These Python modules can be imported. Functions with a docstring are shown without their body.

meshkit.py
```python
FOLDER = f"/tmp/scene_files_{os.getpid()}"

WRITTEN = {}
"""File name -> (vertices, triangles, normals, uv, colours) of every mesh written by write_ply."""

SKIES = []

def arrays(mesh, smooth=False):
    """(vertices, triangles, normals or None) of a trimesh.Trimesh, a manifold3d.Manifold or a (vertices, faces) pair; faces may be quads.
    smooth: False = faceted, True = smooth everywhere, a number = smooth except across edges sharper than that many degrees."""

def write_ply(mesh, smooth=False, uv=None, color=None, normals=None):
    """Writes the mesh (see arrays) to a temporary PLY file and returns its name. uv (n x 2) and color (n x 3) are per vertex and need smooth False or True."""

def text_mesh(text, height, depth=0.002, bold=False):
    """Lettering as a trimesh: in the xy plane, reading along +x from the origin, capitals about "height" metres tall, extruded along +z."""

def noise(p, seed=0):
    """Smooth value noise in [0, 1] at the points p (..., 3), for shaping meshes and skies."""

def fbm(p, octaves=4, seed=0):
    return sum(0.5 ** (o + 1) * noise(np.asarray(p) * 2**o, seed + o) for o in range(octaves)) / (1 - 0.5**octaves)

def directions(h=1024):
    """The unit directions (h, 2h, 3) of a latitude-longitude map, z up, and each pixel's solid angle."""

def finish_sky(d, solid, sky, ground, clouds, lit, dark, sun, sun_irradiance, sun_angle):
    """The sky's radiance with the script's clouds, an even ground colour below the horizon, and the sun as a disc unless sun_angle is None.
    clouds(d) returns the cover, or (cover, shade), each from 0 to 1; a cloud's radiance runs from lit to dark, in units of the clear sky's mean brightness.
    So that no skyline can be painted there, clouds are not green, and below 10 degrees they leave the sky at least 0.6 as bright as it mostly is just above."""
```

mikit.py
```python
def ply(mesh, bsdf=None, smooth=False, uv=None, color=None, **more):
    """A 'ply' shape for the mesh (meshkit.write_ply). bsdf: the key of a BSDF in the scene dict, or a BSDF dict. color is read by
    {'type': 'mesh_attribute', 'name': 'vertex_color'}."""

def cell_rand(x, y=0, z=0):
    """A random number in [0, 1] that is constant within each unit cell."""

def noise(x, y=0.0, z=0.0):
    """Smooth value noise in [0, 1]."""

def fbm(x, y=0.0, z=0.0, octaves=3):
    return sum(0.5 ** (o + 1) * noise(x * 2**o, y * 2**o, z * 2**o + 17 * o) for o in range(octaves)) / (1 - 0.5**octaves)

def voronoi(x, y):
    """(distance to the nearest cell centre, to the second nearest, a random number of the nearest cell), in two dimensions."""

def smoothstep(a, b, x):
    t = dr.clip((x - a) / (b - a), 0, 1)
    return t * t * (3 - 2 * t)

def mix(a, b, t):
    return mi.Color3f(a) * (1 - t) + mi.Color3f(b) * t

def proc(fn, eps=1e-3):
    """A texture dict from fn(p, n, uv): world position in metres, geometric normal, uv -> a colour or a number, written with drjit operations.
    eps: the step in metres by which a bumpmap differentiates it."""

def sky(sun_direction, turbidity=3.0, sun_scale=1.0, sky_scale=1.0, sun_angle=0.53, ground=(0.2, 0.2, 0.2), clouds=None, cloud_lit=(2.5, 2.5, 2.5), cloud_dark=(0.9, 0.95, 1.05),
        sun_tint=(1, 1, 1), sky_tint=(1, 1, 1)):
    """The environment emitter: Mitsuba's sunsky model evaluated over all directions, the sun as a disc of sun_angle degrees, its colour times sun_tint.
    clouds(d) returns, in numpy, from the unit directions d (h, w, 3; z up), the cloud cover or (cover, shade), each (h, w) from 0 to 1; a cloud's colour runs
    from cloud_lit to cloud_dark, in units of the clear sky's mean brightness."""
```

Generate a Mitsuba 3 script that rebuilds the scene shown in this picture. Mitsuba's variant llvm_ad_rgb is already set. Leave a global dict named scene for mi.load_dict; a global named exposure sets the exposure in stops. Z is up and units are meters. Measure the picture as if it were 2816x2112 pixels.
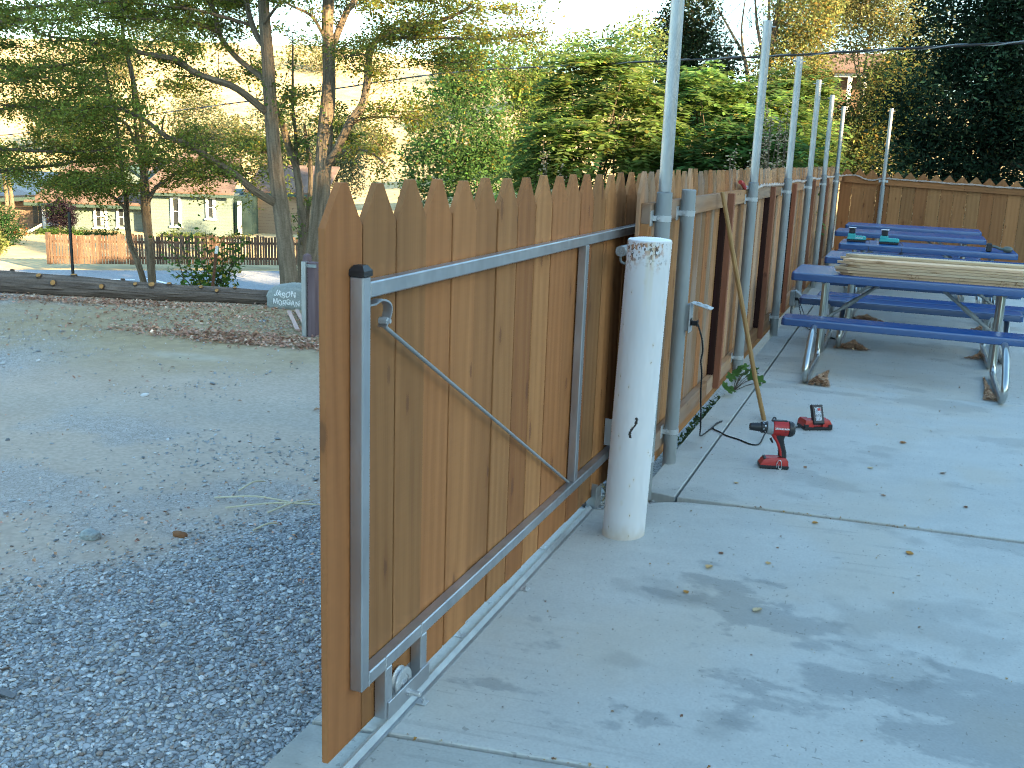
import math
import numpy as np
import trimesh
import manifold3d as m3
import mitsuba as mi
import drjit as dr
import mikit
import meshkit
from mikit import proc, noise, fbm, voronoi, cell_rand, smoothstep, mix

T4 = mi.ScalarTransform4f
rng = np.random.default_rng(7)
scene, labels = {}, {}

# ------------------------------------------------------------------ camera, sky, exposure
RIGHT = np.array([0.9302, 0.3650, 0.0361]); UP = np.array([-0.1148, 0.1966, 0.9738]); FWD = np.array([-0.3484, 0.9099, -0.2254])
EYE = np.array([0.0, 0.0, 1.66])
scene['camera'] = {'type': 'perspective', 'fov': 53.716, 'fov_axis': 'x', 'near_clip': 0.05, 'far_clip': 2000.0,
                   'to_world': T4().look_at(origin=EYE.tolist(), target=(EYE + FWD).tolist(), up=UP.tolist())}
SUN = (0.93, -0.37, 0.25)
scene['sky'] = mikit.sky(SUN, turbidity=3.0, sun_scale=1.0, sky_scale=1.0, ground=(0.16, 0.15, 0.13), sun_tint=(0.95, 1.02, 1.16), sky_tint=(0.93, 1.035, 1.03))
exposure = 4.75

# ------------------------------------------------------------------ entries
def numbered(key):
    if key not in scene and key not in labels and not any(k.startswith(key + '__') for k in scene):
        return key
    i = 1
    while True:
        k = f'{key}_{i:03d}'
        if k not in scene and k not in labels:
            return k
        i += 1

_count = {}
def fresh(key):
    n = _count.get(key, 0)
    _count[key] = n + 1
    return key if n == 0 else f'{key}_{n:03d}'

def thing(name, label, cat, group=None):
    k = fresh(name)
    labels[k] = {'label': label, 'category': cat}
    if group: labels[k]['group'] = group
    return k

def part(parent, name, mesh, mat, label=None, smooth=False, uv=None, color=None, kind=None):
    k = fresh(parent + '__' + name)
    scene[k] = mikit.ply(mesh, mat, smooth=smooth, uv=uv, color=color)
    if label or kind:
        labels[k] = {}
        if label: labels[k]['label'] = label
        if kind: labels[k]['kind'] = kind
    return k

def single(name, mesh, mat, label, cat, group=None, smooth=False, uv=None, color=None):
    k = fresh(name)
    scene[k] = mikit.ply(mesh, mat, smooth=smooth, uv=uv, color=color)
    labels[k] = {'label': label, 'category': cat}
    if group: labels[k]['group'] = group
    return k

def struct(name, mesh, mat, label=None, kind='structure', smooth=False, uv=None, color=None):
    k = fresh(name)
    scene[k] = mikit.ply(mesh, mat, smooth=smooth, uv=uv, color=color)
    labels[k] = {'kind': kind}
    if label: labels[k]['label'] = label
    return k

# ------------------------------------------------------------------ mesh helpers
def cat(*ms):
    ms = [m for g in ms for m in (g if isinstance(g, (list, tuple)) else [g])]
    vs, fs, o = [], [], 0
    for m in ms:
        vs.append(np.asarray(m.vertices)); fs.append(np.asarray(m.faces) + o); o += len(m.vertices)
    return trimesh.Trimesh(np.vstack(vs), np.vstack(fs), process=False)

def hull(pts):
    return trimesh.convex.convex_hull(np.asarray(pts, float))

def cbox(c, s, ch=0.003):
    """chamfered box, centre c, full size s"""
    a, b, d = np.array(s, float) / 2
    ch = min(ch, a * .45, b * .45, d * .45)
    pts = []
    for sx in (-1, 1):
        for sy in (-1, 1):
            for sz in (-1, 1):
                pts += [(sx * (a - ch), sy * (b - ch), sz * d), (sx * (a - ch), sy * b, sz * (d - ch)), (sx * a, sy * (b - ch), sz * (d - ch))]
    return hull(np.array(pts) + np.array(c, float))

def bx(x0, x1, y0, y1, z0, z1, ch=0.003):
    return cbox(((x0 + x1) / 2, (y0 + y1) / 2, (z0 + z1) / 2), (x1 - x0, y1 - y0, z1 - z0), ch)

def move(m, R=None, t=None):
    m = m.copy()
    v = np.asarray(m.vertices)
    if R is not None: v = v @ np.asarray(R, float).T
    if t is not None: v = v + np.asarray(t, float)
    return trimesh.Trimesh(v, m.faces, process=False)

def rz(a):
    c, s = math.cos(a), math.sin(a); return np.array([[c, -s, 0], [s, c, 0], [0, 0, 1.0]])
def rx(a):
    c, s = math.cos(a), math.sin(a); return np.array([[1, 0, 0], [0, c, -s], [0, s, c.__float__()]])
def ry(a):
    c, s = math.cos(a), math.sin(a); return np.array([[c, 0, s], [0, 1, 0], [-s, 0, c]])

def tube(path, r, sides=10, caps=True):
    p = np.asarray(path, float); n = len(p)
    r = np.broadcast_to(np.asarray(r, float), (n,))
    t = np.gradient(p, axis=0); t /= np.linalg.norm(t, axis=1, keepdims=True) + 1e-12
    u = np.cross(t[0], [0.13, 0.31, 0.94]);
    if np.linalg.norm(u) < 1e-3: u = np.cross(t[0], [1, 0, 0])
    u /= np.linalg.norm(u)
    ang = np.arange(sides) * 2 * np.pi / sides
    rings = []
    for i in range(n):
        u = u - t[i] * (u @ t[i]); u /= np.linalg.norm(u); w = np.cross(t[i], u)
        rings.append(p[i] + r[i] * (np.cos(ang)[:, None] * u + np.sin(ang)[:, None] * w))
    v = np.vstack(rings); f = []
    k = np.arange(sides); k2 = (k + 1) % sides
    for i in range(n - 1):
        a, b = i * sides, (i + 1) * sides
        f.append(np.stack([a + k, a + k2, b + k2], 1)); f.append(np.stack([a + k, b + k2, b + k], 1))
    if caps:
        v = np.vstack([v, p[:1], p[-1:]]); c0, c1 = n * sides, n * sides + 1
        f.append(np.stack([np.full(sides, c0), k2, k], 1)); b = (n - 1) * sides
        f.append(np.stack([np.full(sides, c1), b + k, b + k2], 1))
    return trimesh.Trimesh(v, np.vstack(f), process=False)

def spline(pts, n=8):
    """Catmull-Rom through the points (any width)"""
    P = np.asarray(pts, float); P = np.vstack([2 * P[0] - P[1], P, 2 * P[-1] - P[-2]]); out = []
    for i in range(1, len(P) - 2):
        for s in np.arange(n) / n:
            a, b, c, d = P[i - 1], P[i], P[i + 1], P[i + 2]
            out.append(.5 * (2 * b + (c - a) * s + (2 * a - 5 * b + 4 * c - d) * s * s + (3 * b - a - 3 * c + d) * s ** 3))
    out.append(P[-2]); return np.array(out)

def cyl(p0, p1, r, sides=20, r1=None, bev=0.0):
    p0, p1 = np.array(p0, float), np.array(p1, float)
    r1 = r if r1 is None else r1
    if bev:
        d = (p1 - p0) / np.linalg.norm(p1 - p0)
        return tube([p0, p0 + d * 1e-5, p0 + d * bev, p1 - d * bev, p1 - d * 1e-5, p1], [r - bev, r - bev, r, r1, r1 - bev, r1 - bev], sides)
    return tube([p0, p1], [r, r1], sides)

def lathe(profile, p0, axis, sides=24):
    """profile: (along, radius) pairs; caps where radius > 0"""
    a = np.array(axis, float); a /= np.linalg.norm(a)
    path = [np.array(p0) + a * s for s, _ in profile]
    p = np.array(path); n = len(p)
    u = np.cross(a, [0.2, 0.3, 0.93]); u /= np.linalg.norm(u); w = np.cross(a, u)
    ang = np.arange(sides) * 2 * np.pi / sides
    v = np.vstack([p[i] + max(profile[i][1], 1e-5) * (np.cos(ang)[:, None] * u + np.sin(ang)[:, None] * w) for i in range(n)])
    k = np.arange(sides); k2 = (k + 1) % sides; f = []
    for i in range(n - 1):
        q, b = i * sides, (i + 1) * sides
        f.append(np.stack([q + k, q + k2, b + k2], 1)); f.append(np.stack([q + k, b + k2, b + k], 1))
    v = np.vstack([v, p[:1], p[-1:]]); c0, c1 = n * sides, n * sides + 1
    f.append(np.stack([np.full(sides, c0), k2, k], 1)); b = (n - 1) * sides
    f.append(np.stack([np.full(sides, c1), b + k, b + k2], 1))
    return trimesh.Trimesh(v, np.vstack(f), process=False)

_plank_id = [0]
def plank(poly, thick, O, U, V, N, bev=0.002):
    """a board: convex polygon poly in (u, v), extruded along N from O, front edges eased. Returns (mesh, uv) with a board number in u."""
    poly = np.asarray(poly, float); n = len(poly)
    nxt, prv = np.roll(poly, -1, 0), np.roll(poly, 1, 0)
    def nrm(d): return np.stack([-d[:, 1], d[:, 0]], 1) / (np.linalg.norm(d, axis=1, keepdims=True) + 1e-12)
    n1, n2 = nrm(poly - prv), nrm(nxt - poly)
    bis = (n1 + n2); bis /= np.maximum((bis * n1).sum(1), 0.2)[:, None]
    inner = poly + bis * bev
    rings = [(poly, 0.0), (poly, thick - bev), (inner, thick)]
    O, U, V, N = (np.asarray(a, float) for a in (O, U, V, N))
    v, uv = [], []
    i = _plank_id[0]; _plank_id[0] += 1
    off = i * 3.7
    for q, h in rings:
        v.append(O + q[:, :1] * U + q[:, 1:] * V + h * N)
        uv.append(np.stack([q[:, 0] + off + 0.5 * h, q[:, 1] + (i * 1.37) % 9.1], 1))
    v, uv = np.vstack(v), np.vstack(uv)
    k = np.arange(n); k2 = (k + 1) % n; f = []
    for a in (0, n):
        f.append(np.stack([a + k, a + k2, a + n + k2], 1)); f.append(np.stack([a + k, a + n + k2, a + n + k], 1))
    top = 2 * n
    f.append(np.array([[top, top + j, top + j + 1] for j in range(1, n - 1)]))
    f.append(np.array([[0, j + 1, j] for j in range(1, n - 1)]))
    f = np.vstack(f)
    if np.dot(np.cross(U, V), N) < 0: f = f[:, ::-1]
    # front face gets its own vertices so that the eased edge stays crisp
    return trimesh.Trimesh(v, f, process=False), uv

def beam(p0, p1, w, t, side, bev=0.003):
    """a straight timber from p0 to p1 (axis = v), width w along 'side', thickness t along the third axis, centred"""
    p0, p1 = np.array(p0, float), np.array(p1, float)
    L = np.linalg.norm(p1 - p0); V = (p1 - p0) / L
    U = np.array(side, float); U -= V * (U @ V); U /= np.linalg.norm(U); N = np.cross(U, V)
    return plank([(-w / 2, 0), (w / 2, 0), (w / 2, L), (-w / 2, L)], t, p0 - N * t / 2, U, V, N, bev)

def picket(w, h, hs, tip):
    return [(0, 0), (w, 0), (w, hs), (w / 2 + tip / 2, h), (w / 2 - tip / 2, h), (0, hs)]

def leaves(pos, nrm_bias, size, aspect, cols, droop=0.0, r=None):
    """diamond leaves with a fold. pos (n,3), size (n,), cols (n,3)"""
    r = rng if r is None else r
    n = len(pos)
    d = r.normal(size=(n, 3)); d[:, 2] = d[:, 2] * (1 - nrm_bias) - droop; d /= np.linalg.norm(d, axis=1, keepdims=True)
    up = r.normal(size=(n, 3)) * (1 - nrm_bias) + np.array([0, 0, 1.0]) * (0.15 + nrm_bias)
    s = np.cross(d, up); s /= np.linalg.norm(s, axis=1, keepdims=True) + 1e-9
    nn = np.cross(s, d)
    L = size[:, None]; W = L * aspect * .5
    a = pos; b = pos + d * L * .45 + s * W + nn * L * .06; c = pos + d * L; e = pos + d * L * .45 - s * W + nn * L * .06
    v = np.stack([a, b, c, e], 1).reshape(-1, 3)
    i = np.arange(n) * 4
    f = np.concatenate([np.stack([i, i + 1, i + 2], 1), np.stack([i, i + 2, i + 3], 1)])
    return trimesh.Trimesh(v, f, process=False), np.repeat(cols, 4, axis=0)

def leafcols(n, base, var=0.35, yellow=0.0, ycol=(0.30, 0.20, 0.03), r=None):
    r = rng if r is None else r
    c = np.array(base)[None] * np.exp(r.normal(size=(n, 1)) * var) * (1 + r.normal(size=(n, 3)) * .08)
    y = r.random(n) < yellow
    c[y] = np.array(ycol) * np.exp(r.normal(size=(y.sum(), 1)) * .3)
    return np.clip(c, 0.004, 0.7)

# ------------------------------------------------------------------ materials
def rgb(*c): return {'type': 'rgb', 'value': list(c)}
def two(b): return {'type': 'twosided', 'bsdf': b}
def pbr(col, rough=.6, spec=.4, metal=0.0, bump=None, bs=1.0, **k):
    d = {'type': 'principled', 'base_color': col if isinstance(col, dict) else rgb(*col), 'roughness': rough if isinstance(rough, dict) else float(rough), 'specular': float(spec), 'metallic': metal if isinstance(metal, dict) else float(metal), **k}
    if bump is not None:
        d = {'type': 'bumpmap', 'arbitrary': bump, 'scale': float(bs), 'bsdf': d}
    return two(d)

def wood(light, dark, knot, grain=1.0, tone=.28, weather=0.0):
    def fn(p, n, uv):
        u, v = uv.x, uv.y
        b = dr.floor((u + .3) / 3.7)
        lu = u - b * 3.7
        r1, r2 = cell_rand(b, 3), cell_rand(b, 11)
        wob = (fbm(v * .9, b * 1.7, 0, 2) - .5) * .05
        x = lu + wob
        g = fbm(x * 42, v * 1.3, b * .7, 3)
        fine = noise(x * 420, v * 9, b)
        saw = noise(v * 210, x * 14, b * 3)
        cath = .5 + .5 * dr.sin((x * 95 + fbm(x * 5, v * .8, b, 2) * 9))
        t = dr.clip(.52 * g + .26 * cath + .22 * fine, 0, 1)
        c = mix(light, dark, dr.clip((t - .18) * 1.25 * grain, 0, 1))
        c = c * (1 - tone + 2 * tone * r1) * (.985 + .03 * saw)
        redder = mi.Color3f(1.0 + .06 * r2, 1.0 - .13 * r2, 1.0 - .20 * r2)
        c = c * redder
        kd, k2, kr = voronoi(lu * 6.3 + b * 5.13, v * 2.15 + b * 3.3)
        size = .028 + .075 * kr
        kk = smoothstep(size, size * .55, kd + .05 * (fine - .5)) * dr.select(kr > .46, 1.0, 0.0)
        halo = smoothstep(size * 2.6, size, kd) * dr.select(kr > .62, .35, 0.0)
        c = mix(c, c * mi.Color3f(.72, .62, .55), halo)
        c = mix(c, mi.Color3f(*knot), kk * .62)
        st = smoothstep(.60, .80, fbm(lu * 7 + b, v * 1.1, 5, 3))
        c = c * (1 - .14 * st)
        if weather:
            c = mix(c, mi.Color3f(.30, .28, .25), weather * smoothstep(.35, .75, fbm(lu * 9, v * 1.7, b + 7, 3)))
        return c
    def bf(p, n, uv):
        return .75 * noise(uv.x * 300, uv.y * 7) + .25 * noise(uv.y * 210, uv.x * 14)
    return pbr(proc(fn), .72, .25, bump=proc(bf, eps=8e-4), bs=.0007)

scene['gate_wood'] = wood((.345, .168, .066), (.228, .100, .037), (.13, .055, .025), tone=.20, grain=.9)
scene['fence_wood'] = wood((.355, .20, .098), (.225, .117, .052), (.11, .055, .025), tone=.34, weather=.35)
scene['back_wood'] = wood((.33, .165, .067), (.225, .102, .038), (.10, .035, .012), tone=.17)
scene['red_wood'] = wood((.27, .125, .075), (.18, .075, .042), (.08, .03, .02), tone=.15)
scene['dark_wood'] = pbr((.028, .011, .009), .8, .2)
scene['stack_wood'] = wood((.62, .49, .32), (.48, .34, .19), (.25, .11, .04), grain=.8, tone=.16)
scene['stick_wood'] = pbr(proc(lambda p, n, uv: mix((.40, .235, .09), (.24, .13, .05), fbm(p.x * 60, p.y * 60, p.z * 3, 3))), .5, .4)

def steel_fn(c0, c1, s):
    return proc(lambda p, n, uv: mix(c0, c1, .6 * fbm(p.x * s, p.y * s, p.z * s * .35, 3) + .4 * noise(p.x * 9, p.y * 9, p.z * 5)))
def streak(p, n, uv): return .25 + .25 * fbm(p.x * 30, p.y * 30, p.z * 6, 3)
scene['tube_steel'] = pbr(steel_fn((.34, .345, .36), (.60, .61, .63), 26), proc(streak), .5, metal=.85)
scene['galv'] = pbr(steel_fn((.31, .33, .34), (.50, .52, .53), 38), proc(lambda p, n, uv: .38 + .2 * fbm(p.x * 30, p.y * 30, p.z * 10, 3)), .5, metal=.75)
scene['galv_dull'] = pbr(steel_fn((.22, .245, .25), (.36, .385, .39), 30), .6, .4, metal=.45)
scene['galv_bright'] = pbr(steel_fn((.42, .44, .45), (.60, .62, .63), 45), .42, .5, metal=.6)
scene['chrome_pipe'] = pbr(steel_fn((.40, .42, .41), (.62, .64, .62), 20), .22, .5, metal=.9)
scene['black_plastic'] = pbr((.018, .018, .02), .42, .5)
scene['rubber'] = pbr((.012, .012, .013), .6, .35)
scene['red_plastic'] = pbr((.40, .022, .018), .38, .5)
scene['teal_plastic'] = pbr((.02, .30, .29), .4, .5)
scene['grey_plastic'] = pbr((.27, .29, .30), .5, .4)
scene['silver'] = pbr((.7, .7, .7), .3, .5, metal=.9)
scene['white_mark'] = pbr((.72, .72, .72), .6, .3)
scene['label_grey'] = pbr(proc(lambda p, n, uv: mix((.50, .54, .58), (.12, .13, .16), smoothstep(.45, .6, noise(p.x * 260, p.y * 260, p.z * 400)))), .4, .5)
scene['olive_screen'] = pbr((.10, .11, .09), .4, .5)

def bollard_fn(p, n, uv):
    z = p.z; a = uv.x
    c = mix((.66, .655, .66), (.57, .575, .585), fbm(a * 7, z * 3, 1, 3))
    top = smoothstep(1.17, 1.285, z + .09 * (fbm(a * 11, z * 14, 2, 3) - .5)) * smoothstep(.72, .58, a + .06 * noise(z * 40)) * smoothstep(1.312, 1.300, z)
    rust = smoothstep(.46, .60, fbm(a * 52, z * 60, 5, 4)) * top
    black = smoothstep(.62, .68, fbm(a * 75, z * 90, 9, 4)) * top
    c = mix(c, (.40, .17, .06), rust * .9)
    c = mix(c, (.06, .045, .035), black)
    d, d2, r = voronoi(a * 17, z * 13)
    sp = smoothstep(.08 * r + .01, .02 * r, d) * dr.select(r > .80, 1.0, 0.0)
    c = mix(c, (.24, .13, .05), sp * .85)
    bl = smoothstep(.26, .06, d) * dr.select(r > .75, .22, 0.0)
    c = mix(c, (.52, .38, .17), bl * .7)
    run = smoothstep(.60, .72, fbm(a * 34, z * 1.5, 3, 3)) * smoothstep(.9, 1.3, z)
    c = mix(c, (.60, .52, .38), run * .5)
    base = smoothstep(.09, .0, z + .05 * (fbm(a * 20, z * 20, 4, 3) - .5))
    c = mix(c, (.44, .36, .26), base * .6)
    # the long chip of missing paint
    ca, cz = a - .5, z - .52
    chip = dr.abs(ca - .35 * cz - .012 * dr.sin(cz * 70)) + smoothstep(.045, .055, dr.abs(cz))
    c = mix(c, (.03, .025, .02), smoothstep(.017, .010, chip + .008 * noise(z * 200, a * 90)))
    return c
scene['bollard_paint'] = pbr(proc(bollard_fn), .42, .45)

STAINS = [(-.74, 3.59, .16), (-.61, 3.85, .12), (-.48, 3.98, .10), (-.34, 3.68, .17), (-.18, 3.45, .14), (-.28, 3.03, .13), (-.32, 2.83, .09), (-.06, 3.18, .11), (.11, 3.02, .16),
          (.29, 3.12, .17), (.43, 3.08, .18), (.40, 3.3, .14), (.30, 3.45, .12), (-1.10, 2.69, .09), (-1.07, 3.02, .10), (-1.13, 3.2, .08), (.55, 3.0, .2), (.62, 3.3, .16), (-.05, 3.6, .1), (-.6, 2.75, .10), (-.85, 2.62, .1)]
def concrete_fn(tint):
    def fn(p, n, uv):
        x, y = p.x, p.y
        m = fbm(x * 1.1, y * 1.1, 0, 4)
        fine = noise(x * 170, y * 170)
        trowel = fbm(x * 5 + .6 * y, y * 13 - 2 * x, 3, 4)
        c = mix((.35, .36, .345), (.47, .475, .45), .55 * m + .45 * trowel) * (.93 + .12 * fine)
        c = mix(c, (.43, .37, .28), .30 * smoothstep(.50, .78, fbm(x * 1.9 + 4, y * 1.9, 2, 4)))
        s = mi.Float(0)
        for sx, sy, r in STAINS:
            d2 = (dr.square((x - sx) * 1.0) + dr.square((y - sy) * 1.25)) / (r * r * 1.7)
            s = s + dr.exp(-d2)
        wisp = fbm(x * 6.5 + 1.6 * fbm(x * 3, y * 3, 7, 2), y * 11, 6, 5)
        thr = .80 - .36 * dr.clip(s, 0, 1.1)
        grit = noise(x * 55, y * 90, 8) * .10 + noise(x * 21, y * 38, 9) * .08
        damp = smoothstep(thr - .06, thr + .16, wisp + grit - .09)
        c = c * mix((1, 1, 1), (.72, .735, .755), damp)
        scr = smoothstep(.70, .86, noise(x * 3.5 + y * 1.2, y * 60 - x * 7, 12)) * smoothstep(.5, .7, fbm(x * 1.3, y * 1.3, 13, 3))
        c = c * (1 - .10 * scr)
        blot = smoothstep(.58, .72, fbm(x * 2.7 + 9, y * 3.6, 8, 4)) * .16
        c = c * (1 - blot)
        spk = smoothstep(.90, .96, noise(x * 75, y * 75, 4))
        c = c * (1 - .30 * spk)
        return c * mi.Color3f(*tint)
    return fn
def conc_bump(p, n, uv): return .5 * fbm(p.x * 60, p.y * 60, 0, 3) + .5 * noise(p.x * 7, p.y * 16)
scene['concrete'] = pbr(proc(concrete_fn((1, 1, 1))), .68, .35, bump=proc(conc_bump, eps=2e-3), bs=.0012)
scene['concrete_grey'] = pbr(proc(concrete_fn((.84, .86, .86))), .68, .35, bump=proc(conc_bump, eps=2e-3), bs=.0012)

def ground_fn(p, n, uv):
    x, y = p.x, p.y
    big = fbm(x * .55, y * .55, 1, 4)
    mid = fbm(x * 3.1, y * 3.1, 2, 4)
    fine = noise(x * 60, y * 60)
    d, d2, r = voronoi(x * 38, y * 38)
    gravel = mix((.27, .285, .295), (.45, .465, .475), r) * (.45 + .55 * smoothstep(.02, .22, d2 - d))
    dirt = mix((.40, .315, .245), (.505, .42, .345), .5 * mid + .5 * big) * (.88 + .22 * fine)
    # distance beyond the dense heap of blue gravel beside the slab
    e = (x + 2.75) * .93 - (y - 3.1) * .36 + .35 * (mid - .5)
    near = smoothstep(-.45, .25, e)
    far = smoothstep(-5.6, -6.8, x + .7 * (big - .5)) * smoothstep(8.6, 7.6, y + .25 * (x + 7))
    sparse = smoothstep(.45, .70, fbm(x * 1.7 + 3, y * 1.7, 6, 4)) * .45
    g = dr.clip(dr.maximum(dr.maximum(near, far * .8), sparse * smoothstep(5.6, 4.6, y)), 0, 1)
    c = mix(dirt, gravel, g)
    # two worn wheel tracks crossing the lot
    tr = (y - 5.25) - .35 * (x + 4.2)
    track = smoothstep(.55, .12, dr.abs(tr + .22 * (mid - .5)))
    c = mix(c, mix((.33, .30, .25), (.40, .375, .33), fine), track * .3 * smoothstep(-9., -6., x))
    pale = smoothstep(.55, .15, dr.sqrt(dr.square((x + 5.45) * .75 + (y - 6.65) * .1) + dr.square((y - 6.66) * 2.6)) + .5 * (mid - .5))
    c = mix(c, (.55, .54, .50), pale * .7)
    # dry grass and leaf litter near the log
    lx, ly = x + 6.0, y - 8.0
    lit = smoothstep(2.6, .9, dr.sqrt(lx * lx * .45 + ly * ly * 1.1) + 1.4 * (big - .5) + .8 * (mid - .5))
    straw = mix((.42, .33, .19), (.26, .19, .11), fbm(x * 14, y * 14, 4, 3))
    c = mix(c, straw, lit * smoothstep(-3.2, -4.2, x) * .85)
    # farther out: shoulder, hill of dry grass
    s = -.365 * x + .931 * y
    hill = smoothstep(22., 34., s)
    grass = mix((.56, .44, .25), (.40, .31, .17), fbm(x * .25, y * .25, 3, 4)) * (.8 + .4 * noise(x * 2.2, y * 2.2))
    c = mix(c, grass, hill)
    return c
def ground_bump(p, n, uv):
    d, d2, r = voronoi(p.x * 38, p.y * 38)
    return .6 * smoothstep(0., .25, d2 - d) + .4 * fbm(p.x * 18, p.y * 18, 0, 3)
scene['ground_mat'] = pbr(proc(ground_fn), .9, .2, bump=proc(ground_bump, eps=3e-3), bs=.008)
scene['ridge_mat'] = pbr(proc(lambda p, n, uv: mix((.10, .12, .05), (.34, .27, .15), smoothstep(.45, .6, fbm(p.x * .12, p.y * .12, p.z * .12, 4)))), .95, .1)
scene['asphalt'] = pbr(proc(lambda p, n, uv: mix((.20, .21, .225), (.28, .29, .305), fbm(p.x * .7, p.y * .7, 0, 4)) * (.85 + .3 * noise(p.x * 30, p.y * 30))), .8, .3)
scene['road_paint'] = pbr((.72, .72, .72), .7, .3)
scene['stone_vc'] = two({'type': 'diffuse', 'reflectance': {'type': 'mesh_attribute', 'name': 'vertex_color'}})
scene['leaf_vc'] = {'type': 'principledthin', 'base_color': {'type': 'mesh_attribute', 'name': 'vertex_color'}, 'roughness': .55, 'diff_trans': 1.0, 'spec_trans': 0.0, 'eta': 1.35}
scene['vein_vc'] = two({'type': 'diffuse', 'reflectance': {'type': 'mesh_attribute', 'name': 'vertex_color'}})

def bark_fn(c0, c1, s):
    def fn(p, n, uv):
        a = fbm(uv.x * 26 * s, uv.y * 2.6 * s, 1, 4)
        f = dr.abs(fbm(uv.x * 40 * s, uv.y * 3.2 * s, 5, 3) - .5) * 3
        return mix(c0, c1, dr.clip(.5 * a + .5 * f, 0, 1)) * (.85 + .3 * noise(p.x * 70, p.y * 70, p.z * 70))
    return proc(fn)
def bark_bump(s): return proc(lambda p, n, uv: dr.abs(fbm(uv.x * 40 * s, uv.y * 3.2 * s, 5, 3) - .5) * 2, eps=3e-3)
scene['bark'] = pbr(bark_fn((.088, .066, .046), (.29, .232, .168), 1.0), .9, .15, bump=bark_bump(1.0), bs=.022)
scene['log_bark'] = pbr(bark_fn((.075, .058, .050), (.25, .20, .17), .8), .92, .12, bump=bark_bump(.8), bs=.03)
scene['twig_bark'] = pbr((.085, .068, .052), .9, .15)
scene['cut_wood'] = pbr(proc(lambda p, n, uv: mix((.50, .27, .10), (.30, .15, .055), fbm(p.x * 60, p.y * 60, p.z * 60, 2))), .8, .2)
scene['raw_wood'] = pbr(proc(lambda p, n, uv: mix((.30, .14, .06), (.16, .07, .035), fbm(p.x * 30, p.y * 30, p.z * 30, 3))), .8, .2)
scene['boulder_mat'] = pbr(proc(lambda p, n, uv: mix((.20, .225, .22), (.34, .36, .345), fbm(p.x * 16, p.y * 16, p.z * 16, 4)) * (.85 + .3 * noise(p.x * 110, p.y * 110, p.z * 110))), .9, .15)
scene['purple_wood'] = pbr(proc(lambda p, n, uv: mix((.115, .075, .085), (.19, .14, .15), fbm(p.x * 50, p.y * 50, p.z * 4, 3))), .85, .2)
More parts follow.
